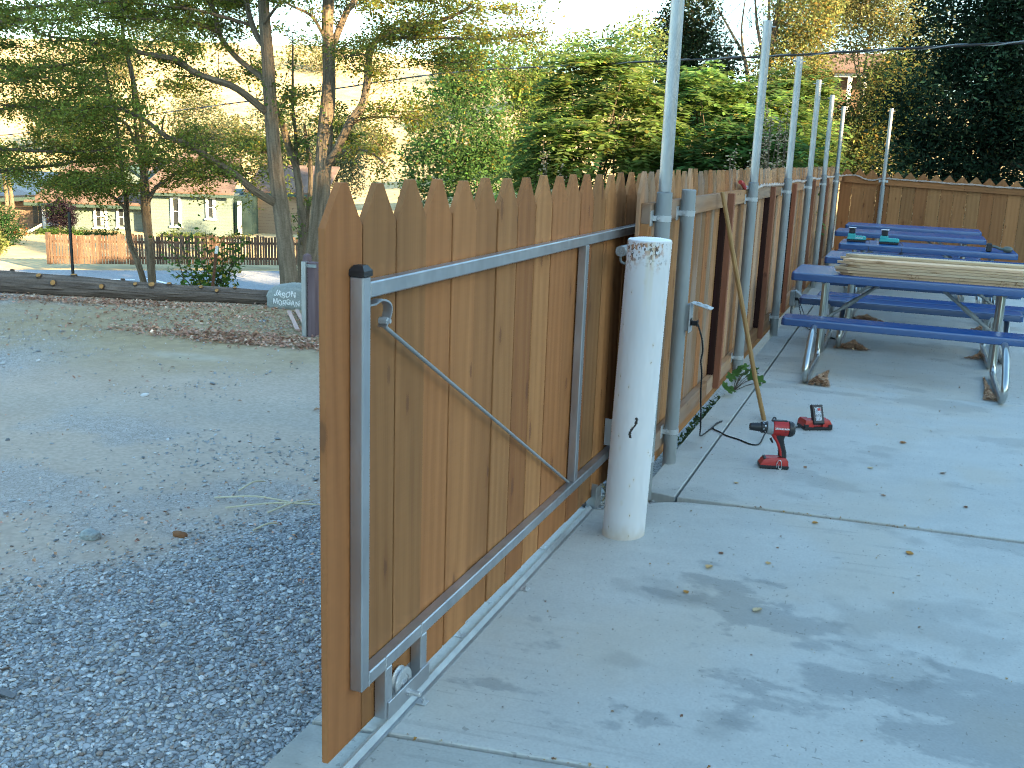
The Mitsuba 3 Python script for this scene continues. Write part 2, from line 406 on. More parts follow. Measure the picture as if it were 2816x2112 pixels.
scene['pink_lath'] = pbr((.52, .36, .31), .8, .2)
scene['rust_steel'] = pbr(proc(lambda p, n, uv: mix((.16, .075, .045), (.09, .05, .035), fbm(p.x * 60, p.y * 60, p.z * 30, 3))), .85, .2)
scene['blue_coat'] = pbr(proc(lambda p, n, uv: mix((.005, .046, .165), (.008, .060, .205), fbm(p.x * 3, p.y * 3, p.z * 3, 3))), .24, .8, clearcoat=1.0, clearcoat_gloss=.85, bump=proc(lambda p, n, uv: noise(p.x * 160, p.y * 160, p.z * 160), eps=2e-3), bs=.0006)
scene['cable_black'] = pbr((.015, .015, .016), .5, .4)
scene['cable_pale'] = pbr(proc(lambda p, n, uv: mix((.50, .43, .38), (.36, .25, .19), fbm(p.x * 9, p.y * 9, p.z * 9, 3))), .6, .3)

# house materials
def siding(c):
    return proc(lambda p, n, uv: mi.Color3f(*c) * (1 - .35 * smoothstep(.86, .99, p.z * 7 - dr.floor(p.z * 7))) * (.9 + .2 * fbm(p.x * 1.5, p.y * 1.5, p.z * 3, 3)))
scene['house_green'] = pbr(siding((.16, .21, .195)), .8, .2)
scene['house_brown'] = pbr(siding((.20, .14, .10)), .8, .2)
scene['house_tan'] = pbr(siding((.33, .235, .16)), .8, .2)
scene['trim_white'] = pbr((.74, .74, .73), .6, .3)
scene['trim_green'] = pbr((.05, .085, .075), .6, .3)
scene['shingle'] = pbr(proc(lambda p, n, uv: mix((.15, .10, .08), (.22, .15, .12), cell_rand(dr.floor(p.x * 4 + p.y * 2), dr.floor(p.z * 9))) * (.8 + .35 * fbm(p.x, p.y, p.z * 2, 3))), .9, .15)
scene['window_dark'] = pbr((.03, .035, .04), .12, .6)
scene['curtain'] = pbr((.42, .45, .46), .7, .3)
scene['stake_wood'] = pbr(proc(lambda p, n, uv: mix((.085, .052, .036), (.155, .10, .07), cell_rand(dr.floor((p.x * .81 + p.y * .59) * 9), 2)) * (.8 + .4 * noise(p.x * 8, p.y * 8, p.z * 2))), .85, .2)

def tube_uv(path, r, sides=12, lump=0.0, seed=0, cap=True):
    """bark-like tube with uv in metres (u round, v along); the seam faces away from the camera"""
    p = np.asarray(path, float); n = len(p); r = np.broadcast_to(np.asarray(r, float), (n,))
    t = np.gradient(p, axis=0); t /= np.linalg.norm(t, axis=1, keepdims=True) + 1e-12
    u = np.array([-.36, .93, .05]); u = u - t[0] * (u @ t[0])
    if np.linalg.norm(u) < .2: u = np.array([.05, .1, 1.0]) - t[0] * (np.array([.05, .1, 1.0]) @ t[0])
    u /= np.linalg.norm(u)
    ang = np.arange(sides + 1) * 2 * np.pi / sides
    vv, uv = [], []
    s = np.concatenate([[0], np.cumsum(np.linalg.norm(np.diff(p, axis=0), axis=1))])
    rm = float(np.mean(r))
    for i in range(n):
        u = u - t[i] * (u @ t[i]); u /= np.linalg.norm(u); w = np.cross(t[i], u)
        rr = np.full(sides + 1, r[i])
        if lump:
            q = np.stack([np.cos(ang) * 1.7 + 5, np.sin(ang) * 1.7 + 5, np.full_like(ang, s[i] * 2.2)], 1)
            rr = rr * (1 + lump * (meshkit.fbm(q, 3, seed) - .5) * 2)
        vv.append(p[i] + rr[:, None] * (np.cos(ang)[:, None] * u + np.sin(ang)[:, None] * w))
        uv.append(np.stack([ang * rm, np.full_like(ang, s[i])], 1))
    m = sides + 1; f = []
    k = np.arange(sides)
    for i in range(n - 1):
        a, b = i * m, (i + 1) * m
        f.append(np.stack([a + k, a + k + 1, b + k + 1], 1)); f.append(np.stack([a + k, b + k + 1, b + k], 1))
    v, uv = np.vstack(vv), np.vstack(uv)
    if cap:
        v = np.vstack([v, p[:1], p[-1:]]); uv = np.vstack([uv, uv[:1], uv[-1:]])
        c0 = n * m
        f.append(np.stack([np.full(sides, c0), k + 1, k], 1)); b = (n - 1) * m
        f.append(np.stack([np.full(sides, c0 + 1), b + k, b + k + 1], 1))
    return trimesh.Trimesh(v, np.vstack(f), process=False), uv

# ================================================================== THE SETTING
def sstep(a, b, x):
    t = np.clip((x - a) / (b - a), 0, 1); return t * t * (3 - 2 * t)

def terrain(x, y):
    x, y = np.asarray(x, float), np.asarray(y, float)
    q = (x + 6.5) * (-.28) + (y - 9.25) * .96
    w = sstep(-3.0, -6.2, x)
    n = meshkit.fbm(np.stack([x * .9, y * .9, x * 0], -1), 3, 3) - .5
    z = -.075 + .05 * n * sstep(-1.7, -3.0, x) - .012 * np.maximum(-x - 4, 0) * w
    z = z - 2.1 * sstep(.35, 8.5, q) * w
    s = -.365 * x + .931 * y; l = .931 * x + .365 * y
    top = 17.5 - 9.0 * sstep(-30, 30, l)
    s0 = 58 - 26 * sstep(-12, 6, l)
    big = meshkit.fbm(np.stack([x * .02, y * .02, x * 0], -1), 4, 5) - .5
    z = z + (top + 5 * big) * sstep(s0, s0 + 85, s)
    return z

def axis_grid(a, b, fa, fb, step, grow=1.11):
    mid = list(np.arange(fa, fb + 1e-6, step)); st, v = step, mid[-1]
    while v < b: st *= grow; v += st; mid.append(v)
    st, v = step, mid[0]
    while v > a: st *= grow; v -= st; mid.insert(0, v)
    return np.array(mid)

gx, gy = axis_grid(-420, 420, -9.5, -1.0, .10), axis_grid(-420, 420, 0.6, 10.5, .10)
X, Y = np.meshgrid(gx, gy, indexing='ij')
Z = terrain(X, Y)
iy = np.arange(len(gy) - 1); ix = np.arange(len(gx) - 1)
A = (ix[:, None] * len(gy) + iy[None]).ravel(); n_ = len(gy)
gf = np.vstack([np.stack([A, A + n_, A + n_ + 1], 1), np.stack([A, A + n_ + 1, A + 1], 1)])
struct('ground', trimesh.Trimesh(np.stack([X, Y, Z], -1).reshape(-1, 3), gf, process=False), 'ground_mat', 'gravel and dry dirt lot, straw and hillside grass', smooth=True)

# the ridge behind the camera that keeps the low sun off the yard
rr_, tt_ = np.meshgrid(np.linspace(16, 110, 60), np.linspace(-190, 190, 90), indexing='ij')
hz = 16.8 * sstep(17, 52, rr_) + 1.4 * (meshkit.fbm(np.stack([rr_ * .05, tt_ * .05, rr_ * 0], -1), 4, 9) - .5) * sstep(20, 45, rr_) - .3
rv = np.stack([.929 * rr_ + .370 * tt_, -.370 * rr_ + .929 * tt_, hz], -1).reshape(-1, 3)
A = (np.arange(59)[:, None] * 90 + np.arange(89)[None]).ravel()
rf = np.vstack([np.stack([A, A + 90, A + 91], 1), np.stack([A, A + 91, A + 1], 1)])
struct('ridge_hill', trimesh.Trimesh(rv, rf[:, ::-1], process=False), 'ridge_mat', smooth=True)

# concrete paving: four slabs with open joints, tops eased
def slab(poly, z, t=.11, bev=.0035):
    poly = np.asarray(poly, float)
    m, _ = plank(poly, t, (0, 0, z - t), (1, 0, 0), (0, 1, 0), (0, 0, 1), bev)
    return m
J1 = lambda x: 4.69 + .085 * (x + .9)           # joint between gate apron and the raised yard slab
JF = lambda x: 2.325 + .155 * (x + 1.3)         # joint in front of the apron
g = .007
apron = [(-1.475, JF(-1.475) + g), (7, JF(7) + g), (7, J1(7) - .012), (-.62, J1(-.62) - .012), (-.86, 4.655), (-.98, 4.60), (-1.13, 4.47), (-1.475, 4.36)]
front = [(-1.475, -1.5), (7, -1.5), (7, JF(7) - g), (-1.475, JF(-1.475) - g)]
YC = 7.74
strip1 = [(-1.095, 4.73), (-.925, J1(-.925) + .014), (-.925, YC - g), (-1.095, YC - g)]
strip2 = [(-1.095, YC + g), (-.93, YC + g), (-.965, 18.1), (-1.13, 18.1)]
yard1 = [(-.910, J1(-.91) + .010), (7, J1(7) + .010), (7, YC - g), (-.912, YC - g)]
yard2 = [(-.915, YC + g), (7, YC + g), (7, 18.15), (-.95, 18.15)]
def tiltz(x, y): return .0275 * sstep(3.6, 4.62, np.asarray(y)) * sstep(-1.22, -.92, np.asarray(x))
am = slab(apron, 0.0); av_ = np.asarray(am.vertices).copy()
am = am.subdivide_to_size(.25); av_ = np.asarray(am.vertices).copy(); av_[:, 2] += tiltz(av_[:, 0], av_[:, 1])
struct('concrete_paving__slab', trimesh.Trimesh(av_, am.faces, process=False), 'concrete')
for pl_, z_, mt in ((front, -.003, 'concrete_grey'), (strip1, .03, 'concrete'), (strip2, .03, 'concrete'), (yard1, .032, 'concrete'), (yard2, .032, 'concrete')):
    struct('concrete_paving__slab', slab(pl_, z_), mt)
for k in [k for k in labels if k.startswith('concrete_paving__')]: labels.pop(k)
labels['concrete_paving'] = {'kind': 'structure', 'label': 'pale concrete paving of the fenced yard'}

# the road below the bank, its shoulder and painted parking lines
E1 = np.array([.809, .588]); N1 = np.array([-.588, .809])      # along the road, away from the camera
def rp(a, b, z): q = np.array([-21.0, 24.6]) + E1 * a + N1 * b; return (q[0], q[1], z)
def quad(c): return trimesh.Trimesh(np.array(c, float), [[0, 1, 2], [0, 2, 3]], process=False)
def sheet(a0, a1, b0, b1, dz, na=40, nb=10):
    """a sheet that follows the ground a little above it"""
    aa, bb = np.meshgrid(np.linspace(a0, a1, na), np.linspace(b0, b1, nb), indexing='ij')
    x = -21.0 + E1[0] * aa + N1[0] * bb; y = 24.6 + E1[1] * aa + N1[1] * bb
    v = np.stack([x, y, np.full_like(x, -2.2) + dz], -1).reshape(-1, 3)
    A = (np.arange(na - 1)[:, None] * nb + np.arange(nb - 1)[None]).ravel()
    return trimesh.Trimesh(v, np.vstack([np.stack([A, A + nb, A + nb + 1], 1), np.stack([A, A + nb + 1, A + 1], 1)]), process=False)
struct('road', sheet(-60, 60, -8.5, -.85, .03), 'asphalt', 'grey asphalt road below the bank')
def line_mark(p, q, w):
    p, q = np.array(p), np.array(q); d = (q - p) / np.linalg.norm(q - p); s = np.array([-d[1], d[0]]) * w / 2
    return quad([(*(p - s), -2.166), (*(q - s), -2.166), (*(q + s), -2.166), (*(p + s), -2.166)])
for p, q in (((-21.9, 20.25), (-19.6, 22.0)), ((-20.79, 20.9), (-19.5, 19.6)), ((-19.52, 22.38), (-17.7, 21.55)), ((-16.4, 24.6), (-14.4, 23.7))):
    struct('road__marking', line_mark(p, q, .12), 'road_paint')
for k in [k for k in labels if k.startswith('road__')]: labels.pop(k)

# gravel: real stones, dense beside the slab and thinner over the lot
ICO = trimesh.creation.icosphere(subdivisions=0)
def stones(pos, size, cols, flat=.5, r=None):
    r = rng if r is None else r
    n = len(pos); bv = np.asarray(ICO.vertices); k = len(bv)
    q = r.normal(size=(n, 4)); q /= np.linalg.norm(q, axis=1, keepdims=True)
    w, x, y, z = q.T
    R = np.stack([1 - 2 * (y * y + z * z), 2 * (x * y - z * w), 2 * (x * z + y * w), 2 * (x * y + z * w), 1 - 2 * (x * x + z * z), 2 * (y * z - x * w), 2 * (x * z - y * w), 2 * (y * z + x * w), 1 - 2 * (x * x + y * y)], -1).reshape(n, 3, 3)
    v = bv[None] * (1 + r.normal(size=(n, k, 1)) * .16) * np.stack([np.ones(n), .55 + .4 * r.random(n), .28 + .4 * r.random(n)], 1)[:, None, :]
    v = np.einsum('nij,nkj->nki', R, v); v[..., 2] *= .42 + .25 * r.random((n, 1))
    v = v * size[:, None, None] + pos[:, None, :]
    f = (np.asarray(ICO.faces)[None] + (np.arange(n) * k)[:, None, None]).reshape(-1, 3)
    return trimesh.Trimesh(v.reshape(-1, 3), f, process=False), np.repeat(cols, k, axis=0)
def stone_cols(n, r):
    base = np.array([[.20, .215, .225], [.29, .305, .31], [.145, .155, .165], [.24, .235, .215], [.36, .365, .36], [.20, .165, .145]])
    c = base[r.choice(6, n, p=[.33, .27, .18, .10, .07, .05])]
    return np.clip(c * 1.5 * np.exp(r.normal(size=(n, 1)) * .18), .03, .6)
r1 = np.random.default_rng(11)
c_ = np.column_stack([r1.uniform(-3.9, -1.30, 75000), r1.uniform(.9, 5.2, 75000)])
e_ = (c_[:, 0] + 2.75) * .93 - (c_[:, 1] - 3.1) * .36 + .35 * (meshkit.fbm(np.column_stack([c_ * 2.2, c_[:, 0] * 0]), 3, 4) - .5)
keep = (r1.random(len(c_)) < .05 + .95 * sstep(-.45, .2, e_)) & ~((c_[:, 0] > -1.49) & (c_[:, 1] < 4.42)) & (c_[:, 1] < 4.95)
c_ = c_[keep][:30000]
sz = np.exp(r1.normal(size=len(c_)) * .34) * .0078
pz = terrain(c_[:, 0], c_[:, 1]) + sz * .25 + r1.random(len(c_)) * .003
m_, col_ = stones(np.column_stack([c_, pz]), sz, stone_cols(len(c_), r1), r=r1)
struct('gravel', m_, 'stone_vc', 'blue grey crushed gravel heaped beside the slab', kind='stuff', color=col_)
r2 = np.random.default_rng(12)
c_ = np.column_stack([r2.uniform(-9.5, -1.4, 26000), r2.uniform(1.5, 8.6, 26000)])
f_ = meshkit.fbm(np.column_stack([c_ * 1.3, c_[:, 0] * 0]), 3, 14)
tr_ = np.abs((c_[:, 1] - 5.25) - .35 * (c_[:, 0] + 4.2))
keep = (r2.random(len(c_)) < (.10 + .9 * sstep(.42, .62, f_)) * (.25 + .75 * sstep(.2, .7, tr_)))
c_ = c_[keep][:9500]
sz = np.exp(r2.normal(size=len(c_)) * .45) * .0066
m_, col_ = stones(np.column_stack([c_, terrain(c_[:, 0], c_[:, 1]) + sz * .3]), sz, stone_cols(len(c_), r2), r=r2)
struct('loose_gravel', m_, 'stone_vc', 'loose pebbles scattered over the dirt lot', kind='stuff', color=col_)
# chips in the gap between track end and bollard
c_ = np.column_stack([r2.uniform(-1.46, -1.02, 2600), r2.uniform(4.38, 5.05, 2600)])
c_ = c_[(c_[:, 1] > 4.44 + .30 * (c_[:, 0] + 1.32))]
sz = np.exp(r2.normal(size=len(c_)) * .35) * .011
cc_ = stone_cols(len(c_), r2); br = r2.random(len(c_)) < .22; cc_[br] = (.34, .26, .12)
m_, col_ = stones(np.column_stack([c_, -.06 + r2.random(len(c_)) * .05]), sz, cc_, r=r2)
struct('gate_gravel', m_, 'stone_vc', 'gravel and chips in the pocket behind the track', kind='stuff', color=col_)

# leaf litter and straw near the log, and along the gate
def flat_leaves(c, zf, size, cols, r):
    n = len(c); ang = r.random(n) * 6.283; d = np.stack([np.cos(ang), np.sin(ang), r.normal(size=n) * .25], 1)
    s = np.stack([-np.sin(ang), np.cos(ang), r.normal(size=n) * .35], 1)
    p = np.column_stack([c, zf]); L = size[:, None]; W = L * (.22 + .2 * r.random((n, 1)))
    curl = (r.random((n, 1)) * .30) * L * np.array([[0, 0, 1]])
    v = np.stack([p - d * L * .5, p + s * W + curl, p + d * L * .5 + curl * .4, p - s * W + curl], 1).reshape(-1, 3)
    i = np.arange(n) * 4
    return trimesh.Trimesh(v, np.vstack([np.stack([i, i + 1, i + 2], 1), np.stack([i, i + 2, i + 3], 1)]), process=False), np.repeat(cols, 4, axis=0)
r3 = np.random.default_rng(13)
def blob(n, cx, cy, sx, sy, a, r):
    q = r.normal(size=(n, 2)) * (sx, sy); c, s = math.cos(a), math.sin(a)
    return np.column_stack([cx + q[:, 0] * c - q[:, 1] * s, cy + q[:, 0] * s + q[:, 1] * c])
c_ = np.vstack([blob(1700, -5.75, 7.55, .62, .16, .15, r3), blob(1000, -5.1, 7.4, .55, .10, .05, r3), blob(1900, -8.2, 8.55, 1.0, .13, .28, r3), blob(1500, -6.2, 8.4, .9, .38, .2, r3), blob(500, -4.9, 8.4, .4, .5, 0, r3), blob(160, -2.5, 4.2, .3, .3, 0, r3), blob(260, -3.2, 3.4, .5, .35, 0, r3), np.column_stack([r3.uniform(-8, -2, 260), r3.uniform(2.5, 8, 260)])])
c_ = c_[c_[:, 0] < -1.6]; n = len(c_)
lc = np.array([[.42, .23, .17], [.50, .32, .24], [.33, .17, .12], [.55, .42, .32], [.42, .24, .15]])[r3.integers(0, 5, n)] * np.exp(r3.normal(size=(n, 1)) * .2)
m_, col_ = flat_leaves(c_, terrain(c_[:, 0], c_[:, 1]) + .008 + r3.random(n) * .015, np.where(c_[:, 1] < 5.5, .010 + .014 * r3.random(n), .018 + .03 * r3.random(n)), lc, r3)
struct('leaf_litter', m_, 'vein_vc', 'reddish brown fallen leaves on the dirt near the log', kind='stuff', color=col_)

# ================================================================== SLIDING GATE
GX = -1.2925       # inner face of the boards
gate = thing('sliding_gate', 'brown picket sliding gate with grey square steel frame beside the gravel', 'gate')
PW = .1835
for i in range(20):
    y0 = 2.095 + i * PW
    hh = 1.569 + rng.normal() * .004; dx = rng.normal() * .0020
    w = PW - .0030 - .0035 * rng.random()
    m, uv = plank(picket(w, hh - .033, 1.465 - .033 + rng.normal() * .003, .032), .0185, (GX - .0185 + dx, y0, .033 + rng.normal() * .002), (0, 1, 0), (0, 0, 1), (1, 0, 0), .0016)
    part(gate, 'picket', m, 'gate_wood', uv=uv)
# hairline paint-saw line across the feet of the boards is a shallow batten shadow: leave; frame follows
FX0, FX1 = GX + .0016, -1.2515
def ftube(name, y0, y1, z0, z1, label=None): return part(gate, name, bx(FX0, FX1, y0, y1, z0, z1, .0035), 'tube_steel', label, smooth=False)
ftube('frame_post', 2.206, 2.247, .193, 1.338)
ftube('frame_post', 5.60, 5.641, .193, 1.32)
ftube('top_rail', 2.2472, 5.5998, 1.281, 1.322)
ftube('bottom_rail', 2.2472, 5.5998, .194, .235)
part(gate, 'frame_post', bx(FX0 + .001, FX1 - .001, 4.09, 4.131, .2352, 1.2808, .0035), 'tube_steel')
cap = hull([(FX0 - .002 + dx * .045, 2.204 + dy * .045, 1.3382) for dx in (0, 1) for dy in (0, 1)] + [(FX0 - .002 + dx * .045, 2.204 + dy * .045, 1.352) for dx in (0, 1) for dy in (0, 1)] + [(FX0 + .008 + dx * .025, 2.214 + dy * .025, 1.366) for dx in (0, 1) for dy in (0, 1)])
part(gate, 'post_cap', cap, 'black_plastic', 'black plastic cap on the end post')
# tension rod with its bent strap at the top corner
rod0, rod1 = np.array([-1.262, 2.318, 1.205]), np.array([-1.272, 4.06, .243])
part(gate, 'brace_rod', cyl(rod0, rod1, .0058, 12), 'galv_dull', 'thin diagonal steel rod', smooth=40)
sp = spline([(-1.266, 2.248, 1.262), (-1.262, 2.270, 1.263), (-1.252, 2.290, 1.272), (-1.249, 2.320, 1.262), (-1.249, 2.332, 1.245), (-1.252, 2.330, 1.222), (-1.257, 2.316, 1.196)], 5)
def ribbon(path, wv, th):
    path = np.asarray(path); wv = np.asarray(wv, float); t = np.gradient(path, axis=0); t /= np.linalg.norm(t, axis=1, keepdims=True)
    nn = np.cross(t, wv); nn /= np.linalg.norm(nn, axis=1, keepdims=True)
    v = np.concatenate([path + wv * .5 + nn * th / 2, path - wv * .5 + nn * th / 2, path - wv * .5 - nn * th / 2, path + wv * .5 - nn * th / 2])
    n = len(path); f = []
    for a in range(4):
        b = (a + 1) % 4
        k = np.arange(n - 1)
        f.append(np.stack([a * n + k, b * n + k, b * n + k + 1], 1)); f.append(np.stack([a * n + k, b * n + k + 1, a * n + k + 1], 1))
    f.append(np.array([[0, 2 * n, n], [0, 3 * n, 2 * n], [n - 1, 2 * n - 1, 3 * n - 1], [n - 1, 3 * n - 1, 4 * n - 1]]))
    return trimesh.Trimesh(v, np.vstack(f), process=False)
part(gate, 'brace_strap', ribbon(sp, (-.026, 0, 0), .005), 'tube_steel', 'bent steel strap holding the rod')
part(gate, 'strap_bolt', cat(cyl((-1.262, 2.312, 1.214), (-1.238, 2.312, 1.214), .010, 6), cyl((-1.238, 2.312, 1.214), (-1.230, 2.312, 1.214), .006, 10)), 'galv_bright', smooth=30)
# wheel carrier: two square legs, two plates and the grooved wheel
for y0, y1 in ((2.345, 2.3865), (2.573, 2.6145)):
    part(gate, 'wheel_leg', bx(FX0 + .0005, FX1 - .0012, y0, y1, .034, .1938, .003), 'tube_steel')
part(gate, 'wheel_plate', bx(FX1 - .0010, FX1 + .0045, 2.356, 2.622, .030, .085, .0015), 'tube_steel', 'flat steel plate in front of the wheel')
part(gate, 'wheel_plate', bx(GX + .0003, FX0 + .0002, 2.36, 2.60, .030, .098, .0006), 'tube_steel')
wc = np.array([-1.2715, 2.475, .083])
prof = [(-.0145, .012), (-.0145, .045), (-.012, .050), (-.008, .0515), (-.0045, .047), (0, .0425), (.0045, .047), (.008, .0515), (.012, .050), (.0145, .045), (.0145, .030), (.011, .028), (.011, .012)]
wh = part(gate, 'wheel', lathe(prof, wc, (1, 0, 0), 36), 'galv_bright', 'grooved steel wheel riding the track', smooth=35)
part(wh, 'hub', lathe([(-.017, .013), (.016, .013)], wc, (1, 0, 0), 20), 'tube_steel', smooth=35)
part(gate, 'axle_bolt', cat(lathe([(0, .013), (.010, .013)], (FX1 + .0046, 2.475, .060), (1, 0, 0), 6), lathe([(0, .0085), (.030, .0085), (.032, .007)], (FX1 + .0147, 2.475, .060), (1, 0, 0), 12)), 'galv_bright', smooth=30)
for y in (2.2466, 2.3447, 2.5727):                  # weld beads
    part(gate, 'weld_bead', tube(spline([(FX1 - .001, y + .002 * math.sin(i * 2.1), .236 - .006 * i) for i in range(8)], 2), .0022, 6), 'galv_bright', smooth=40)

# V track screwed to the slab
track = thing('gate_track', 'galvanised V shaped steel track bolted to the slab under the gate', 'track')
yA, yB = .9, 4.42
xa, xb = -1.250 - .004, -1.265
prof = np.array([(-.022, .003), (-.012, .0045), (0, .019), (.012, .0045), (.022, .003), (.022, .0), (-.022, .0)])
def extr(profile, p0, p1):
    p0, p1 = np.array(p0, float), np.array(p1, float); n = len(profile)
    v = np.vstack([p0 + np.column_stack([profile[:, 0], profile[:, 0] * 0, profile[:, 1]]), p1 + np.column_stack([profile[:, 0], profile[:, 0] * 0, profile[:, 1]])])
    k = np.arange(n); k2 = (k + 1) % n
    f = [np.stack([k, k2, n + k2], 1), np.stack([k, n + k2, n + k], 1)]
    c = trimesh.creation.triangulate_polygon(__import__('shapely').Polygon(profile), engine='earcut')[1]
    f += [c, c[:, ::-1] + n]
    return trimesh.Trimesh(v, np.vstack(f), process=False)
part(track, 'rail', extr(prof, (-1.2475, yA, .0008), (-1.272, yB, .0008)), 'galv', smooth=False)
for y, sgn in ((1.45, 1), (2.02, -1), (2.525, 1), (2.975, -1), (3.43, 1), (3.86, -1)):
    xm = -1.2475 - .007 * (y - .9)
    t = part(track, 'anchor_tab', cbox((xm + sgn * .036, y, .0035), (.034, .030, .004), .001), 'galv_bright')
    part(t, 'anchor_bolt', cat(lathe([(0, .008), (.006, .008)], (xm + sgn * .042, y, .0057), (0, 0, 1), 6), lathe([(0, .0045), (.013, .0045)], (xm + sgn * .042, y, .0057), (0, 0, 1), 10)), 'galv_bright', smooth=30)
stop = thing('track_stop', 'bent galvanised stop plate at the far end of the gate track', 'stop plate')
part(stop, 'upright_plate', bx(-1.312, -1.262, 4.50, 4.505, -.04, .10, .001), 'galv')
part(stop, 'side_plate', bx(-1.2618, -1.2575, 4.47, 4.56, -.04, .09, .001), 'galv')

# guide bracket and top roller pipe fixed behind the bollard
gb = thing('guide_bracket', 'small galvanised angle bracket at the bottom rail beside the bollard', 'bracket')
part(gb, 'face_plate', bx(-1.214, -1.150, 4.395, 4.400, .335, .462, .002), 'galv')
part(gb, 'arm', bx(-1.1498, -1.095, 4.375, 4.41, .36, .44, .002), 'galv')
rl = thing('guide_roller', 'short round steel pipe clamp against the top rail beside the bollard', 'roller')
part(rl, 'pipe', lathe([(0, .017), (0, .024), (.11, .024), (.11, .017), (0, .017)], (-1.195, 4.42, 1.235), (.05, 1, 0), 24), 'galv', smooth=35)
part(rl, 'clamp', cat(tube(spline([(-1.205, 4.46, 1.213), (-1.20, 4.46, 1.185), (-1.175, 4.46, 1.178), (-1.15, 4.46, 1.185)], 5), .006, 8), bx(-1.17, -1.11, 4.45, 4.48, 1.19, 1.245, .003)), 'galv_dull', smooth=30)

# ================================================================== BOLLARD
b0, b1 = np.array([-1.036, 4.166, 0.0]), np.array([-1.012, 4.205, 1.315])
NB = 48
ang = np.arange(NB + 1) / NB * 2 * math.pi
vd = np.array([-.24, .97, 0]); sd = np.array([.97, .24, 0])
ringz = [(-.01, .0955), (0.0, .0955), (.006, .094), (.10, .0935)] + [(z, .0935) for z in np.linspace(.2, 1.30, 12)] + [(1.309, .0932), (1.313, .0915)]
v, uv = [], []
for z, r in ringz:
    c = b0 + (b1 - b0) * z / 1.315; c[2] = z
    wob = 1 + (.006 * np.sin(ang * 3 + 1) if 0 <= z < .01 else 0)
    v.append(c + (r * wob * np.cos(ang) if np.ndim(wob) else r * np.cos(ang))[:, None] * vd + (r * np.sin(ang))[:, None] * -sd)
    uv.append(np.column_stack([ang / (2 * math.pi), np.full(NB + 1, z)]))
v, uv = np.vstack(v), np.vstack(uv); k = np.arange(NB); f = []
for i in range(len(ringz) - 1):
    a, b = i * (NB + 1), (i + 1) * (NB + 1)
    f.append(np.stack([a + k, b + k + 1, a + k + 1], 1)); f.append(np.stack([a + k, b + k, b + k + 1], 1))
bol = thing('bollard', 'tall white painted steel bollard with rusty rim in front of the fence', 'bollard')
part(bol, 'pipe', trimesh.Trimesh(v, np.vstack(f)[:, ::-1], process=False), 'bollard_paint', smooth=True, uv=uv)
dome = [(0.0, .0914), (.003, .088), (.009, .05), (.011, .0)]
part(bol, 'cap', lathe(dome, b1 + np.array([0, 0, -.0022]), (0, 0, 1), 36), 'white_mark', 'flat white top of the bollard', smooth=40)

# ================================================================== SIDE FENCE
SL = -.0035
def fxo(y): return SL * (y - 5.0)
fence = thing('picket_fence', 'long brown picket fence with steel posts running back behind the bollard', 'fence')
y = 4.575; i = 0
FW = .152
while y < 18.15:
    hh = 1.587 + rng.normal() * .006; w = FW - .003 + rng.normal() * .002
    back = .019 if (i % 2) else 0.0
    m, uv = plank(picket(w, hh - .07, 1.487 - .07 + rng.normal() * .004, .030), .016, (-1.178 + fxo(y) + rng.normal() * .001, y, .07), (0, 1, 0), (0, 0, 1), (1, 0, 0), .0014)
    part(fence, 'picket', m, 'fence_wood' if rng.random() < .8 else 'back_wood', uv=uv)
    y += FW; i += 1
def rail(name, ya, yb, z, w, t, mat):
    m, uv = beam((-1.16 + fxo(ya) + t / 2, ya, z), (-1.16 + fxo(yb) + t / 2, yb, z), w, t, (0, 0, 1))
    part(fence, name, m, mat, uv=uv)
yy = [4.60, 6.52, 8.1, 9.9, 11.9, 13.9, 16.0, 18.2]
for a, b in zip(yy[:-1], yy[1:]):
    rail('top_rail', a + .002, b - .002, 1.397 + rng.normal() * .001, .092, .042, 'fence_wood')
    rail('bottom_rail', a + .002, b - .002, .178 + rng.normal() * .001, .10, .042, 'fence_wood')
    rail('kickboard', a + .003, b - .003, .085, .075, .020, 'back_wood')
for yv in (6.74, 8.90, 10.60, 12.75, 14.85, 16.9):
    m, uv = beam((-1.139 + fxo(yv), yv, .2295), (-1.139 + fxo(yv), yv, 1.350), .040, .0415, (0, 1, 0))
    part(fence, 'stud', m, 'dark_wood', 'dark stained stud between the rails', uv=uv)
    m, uv = beam((-1.096 + fxo(yv), yv + .012, .135), (-1.096 + fxo(yv), yv + .012, 1.436), .042, .041, (0, 1, 0))
    part(fence, 'batten', m, 'red_wood', 'reddish vertical batten in front of the rails', uv=uv)
m, uv = beam((-1.128, 5.03, .86), (-1.128, 5.03, 1.350), .085, .018, (0, 1, 0))
part(fence, 'short_board', m, 'fence_wood', 'short offcut board hanging below the top rail', uv=uv)
m, uv = beam((-1.139, 4.63, .02), (-1.139, 4.63, 1.350), .06, .040, (0, 1, 0))
part(fence, 'end_post', m, 'back_wood', uv=uv)

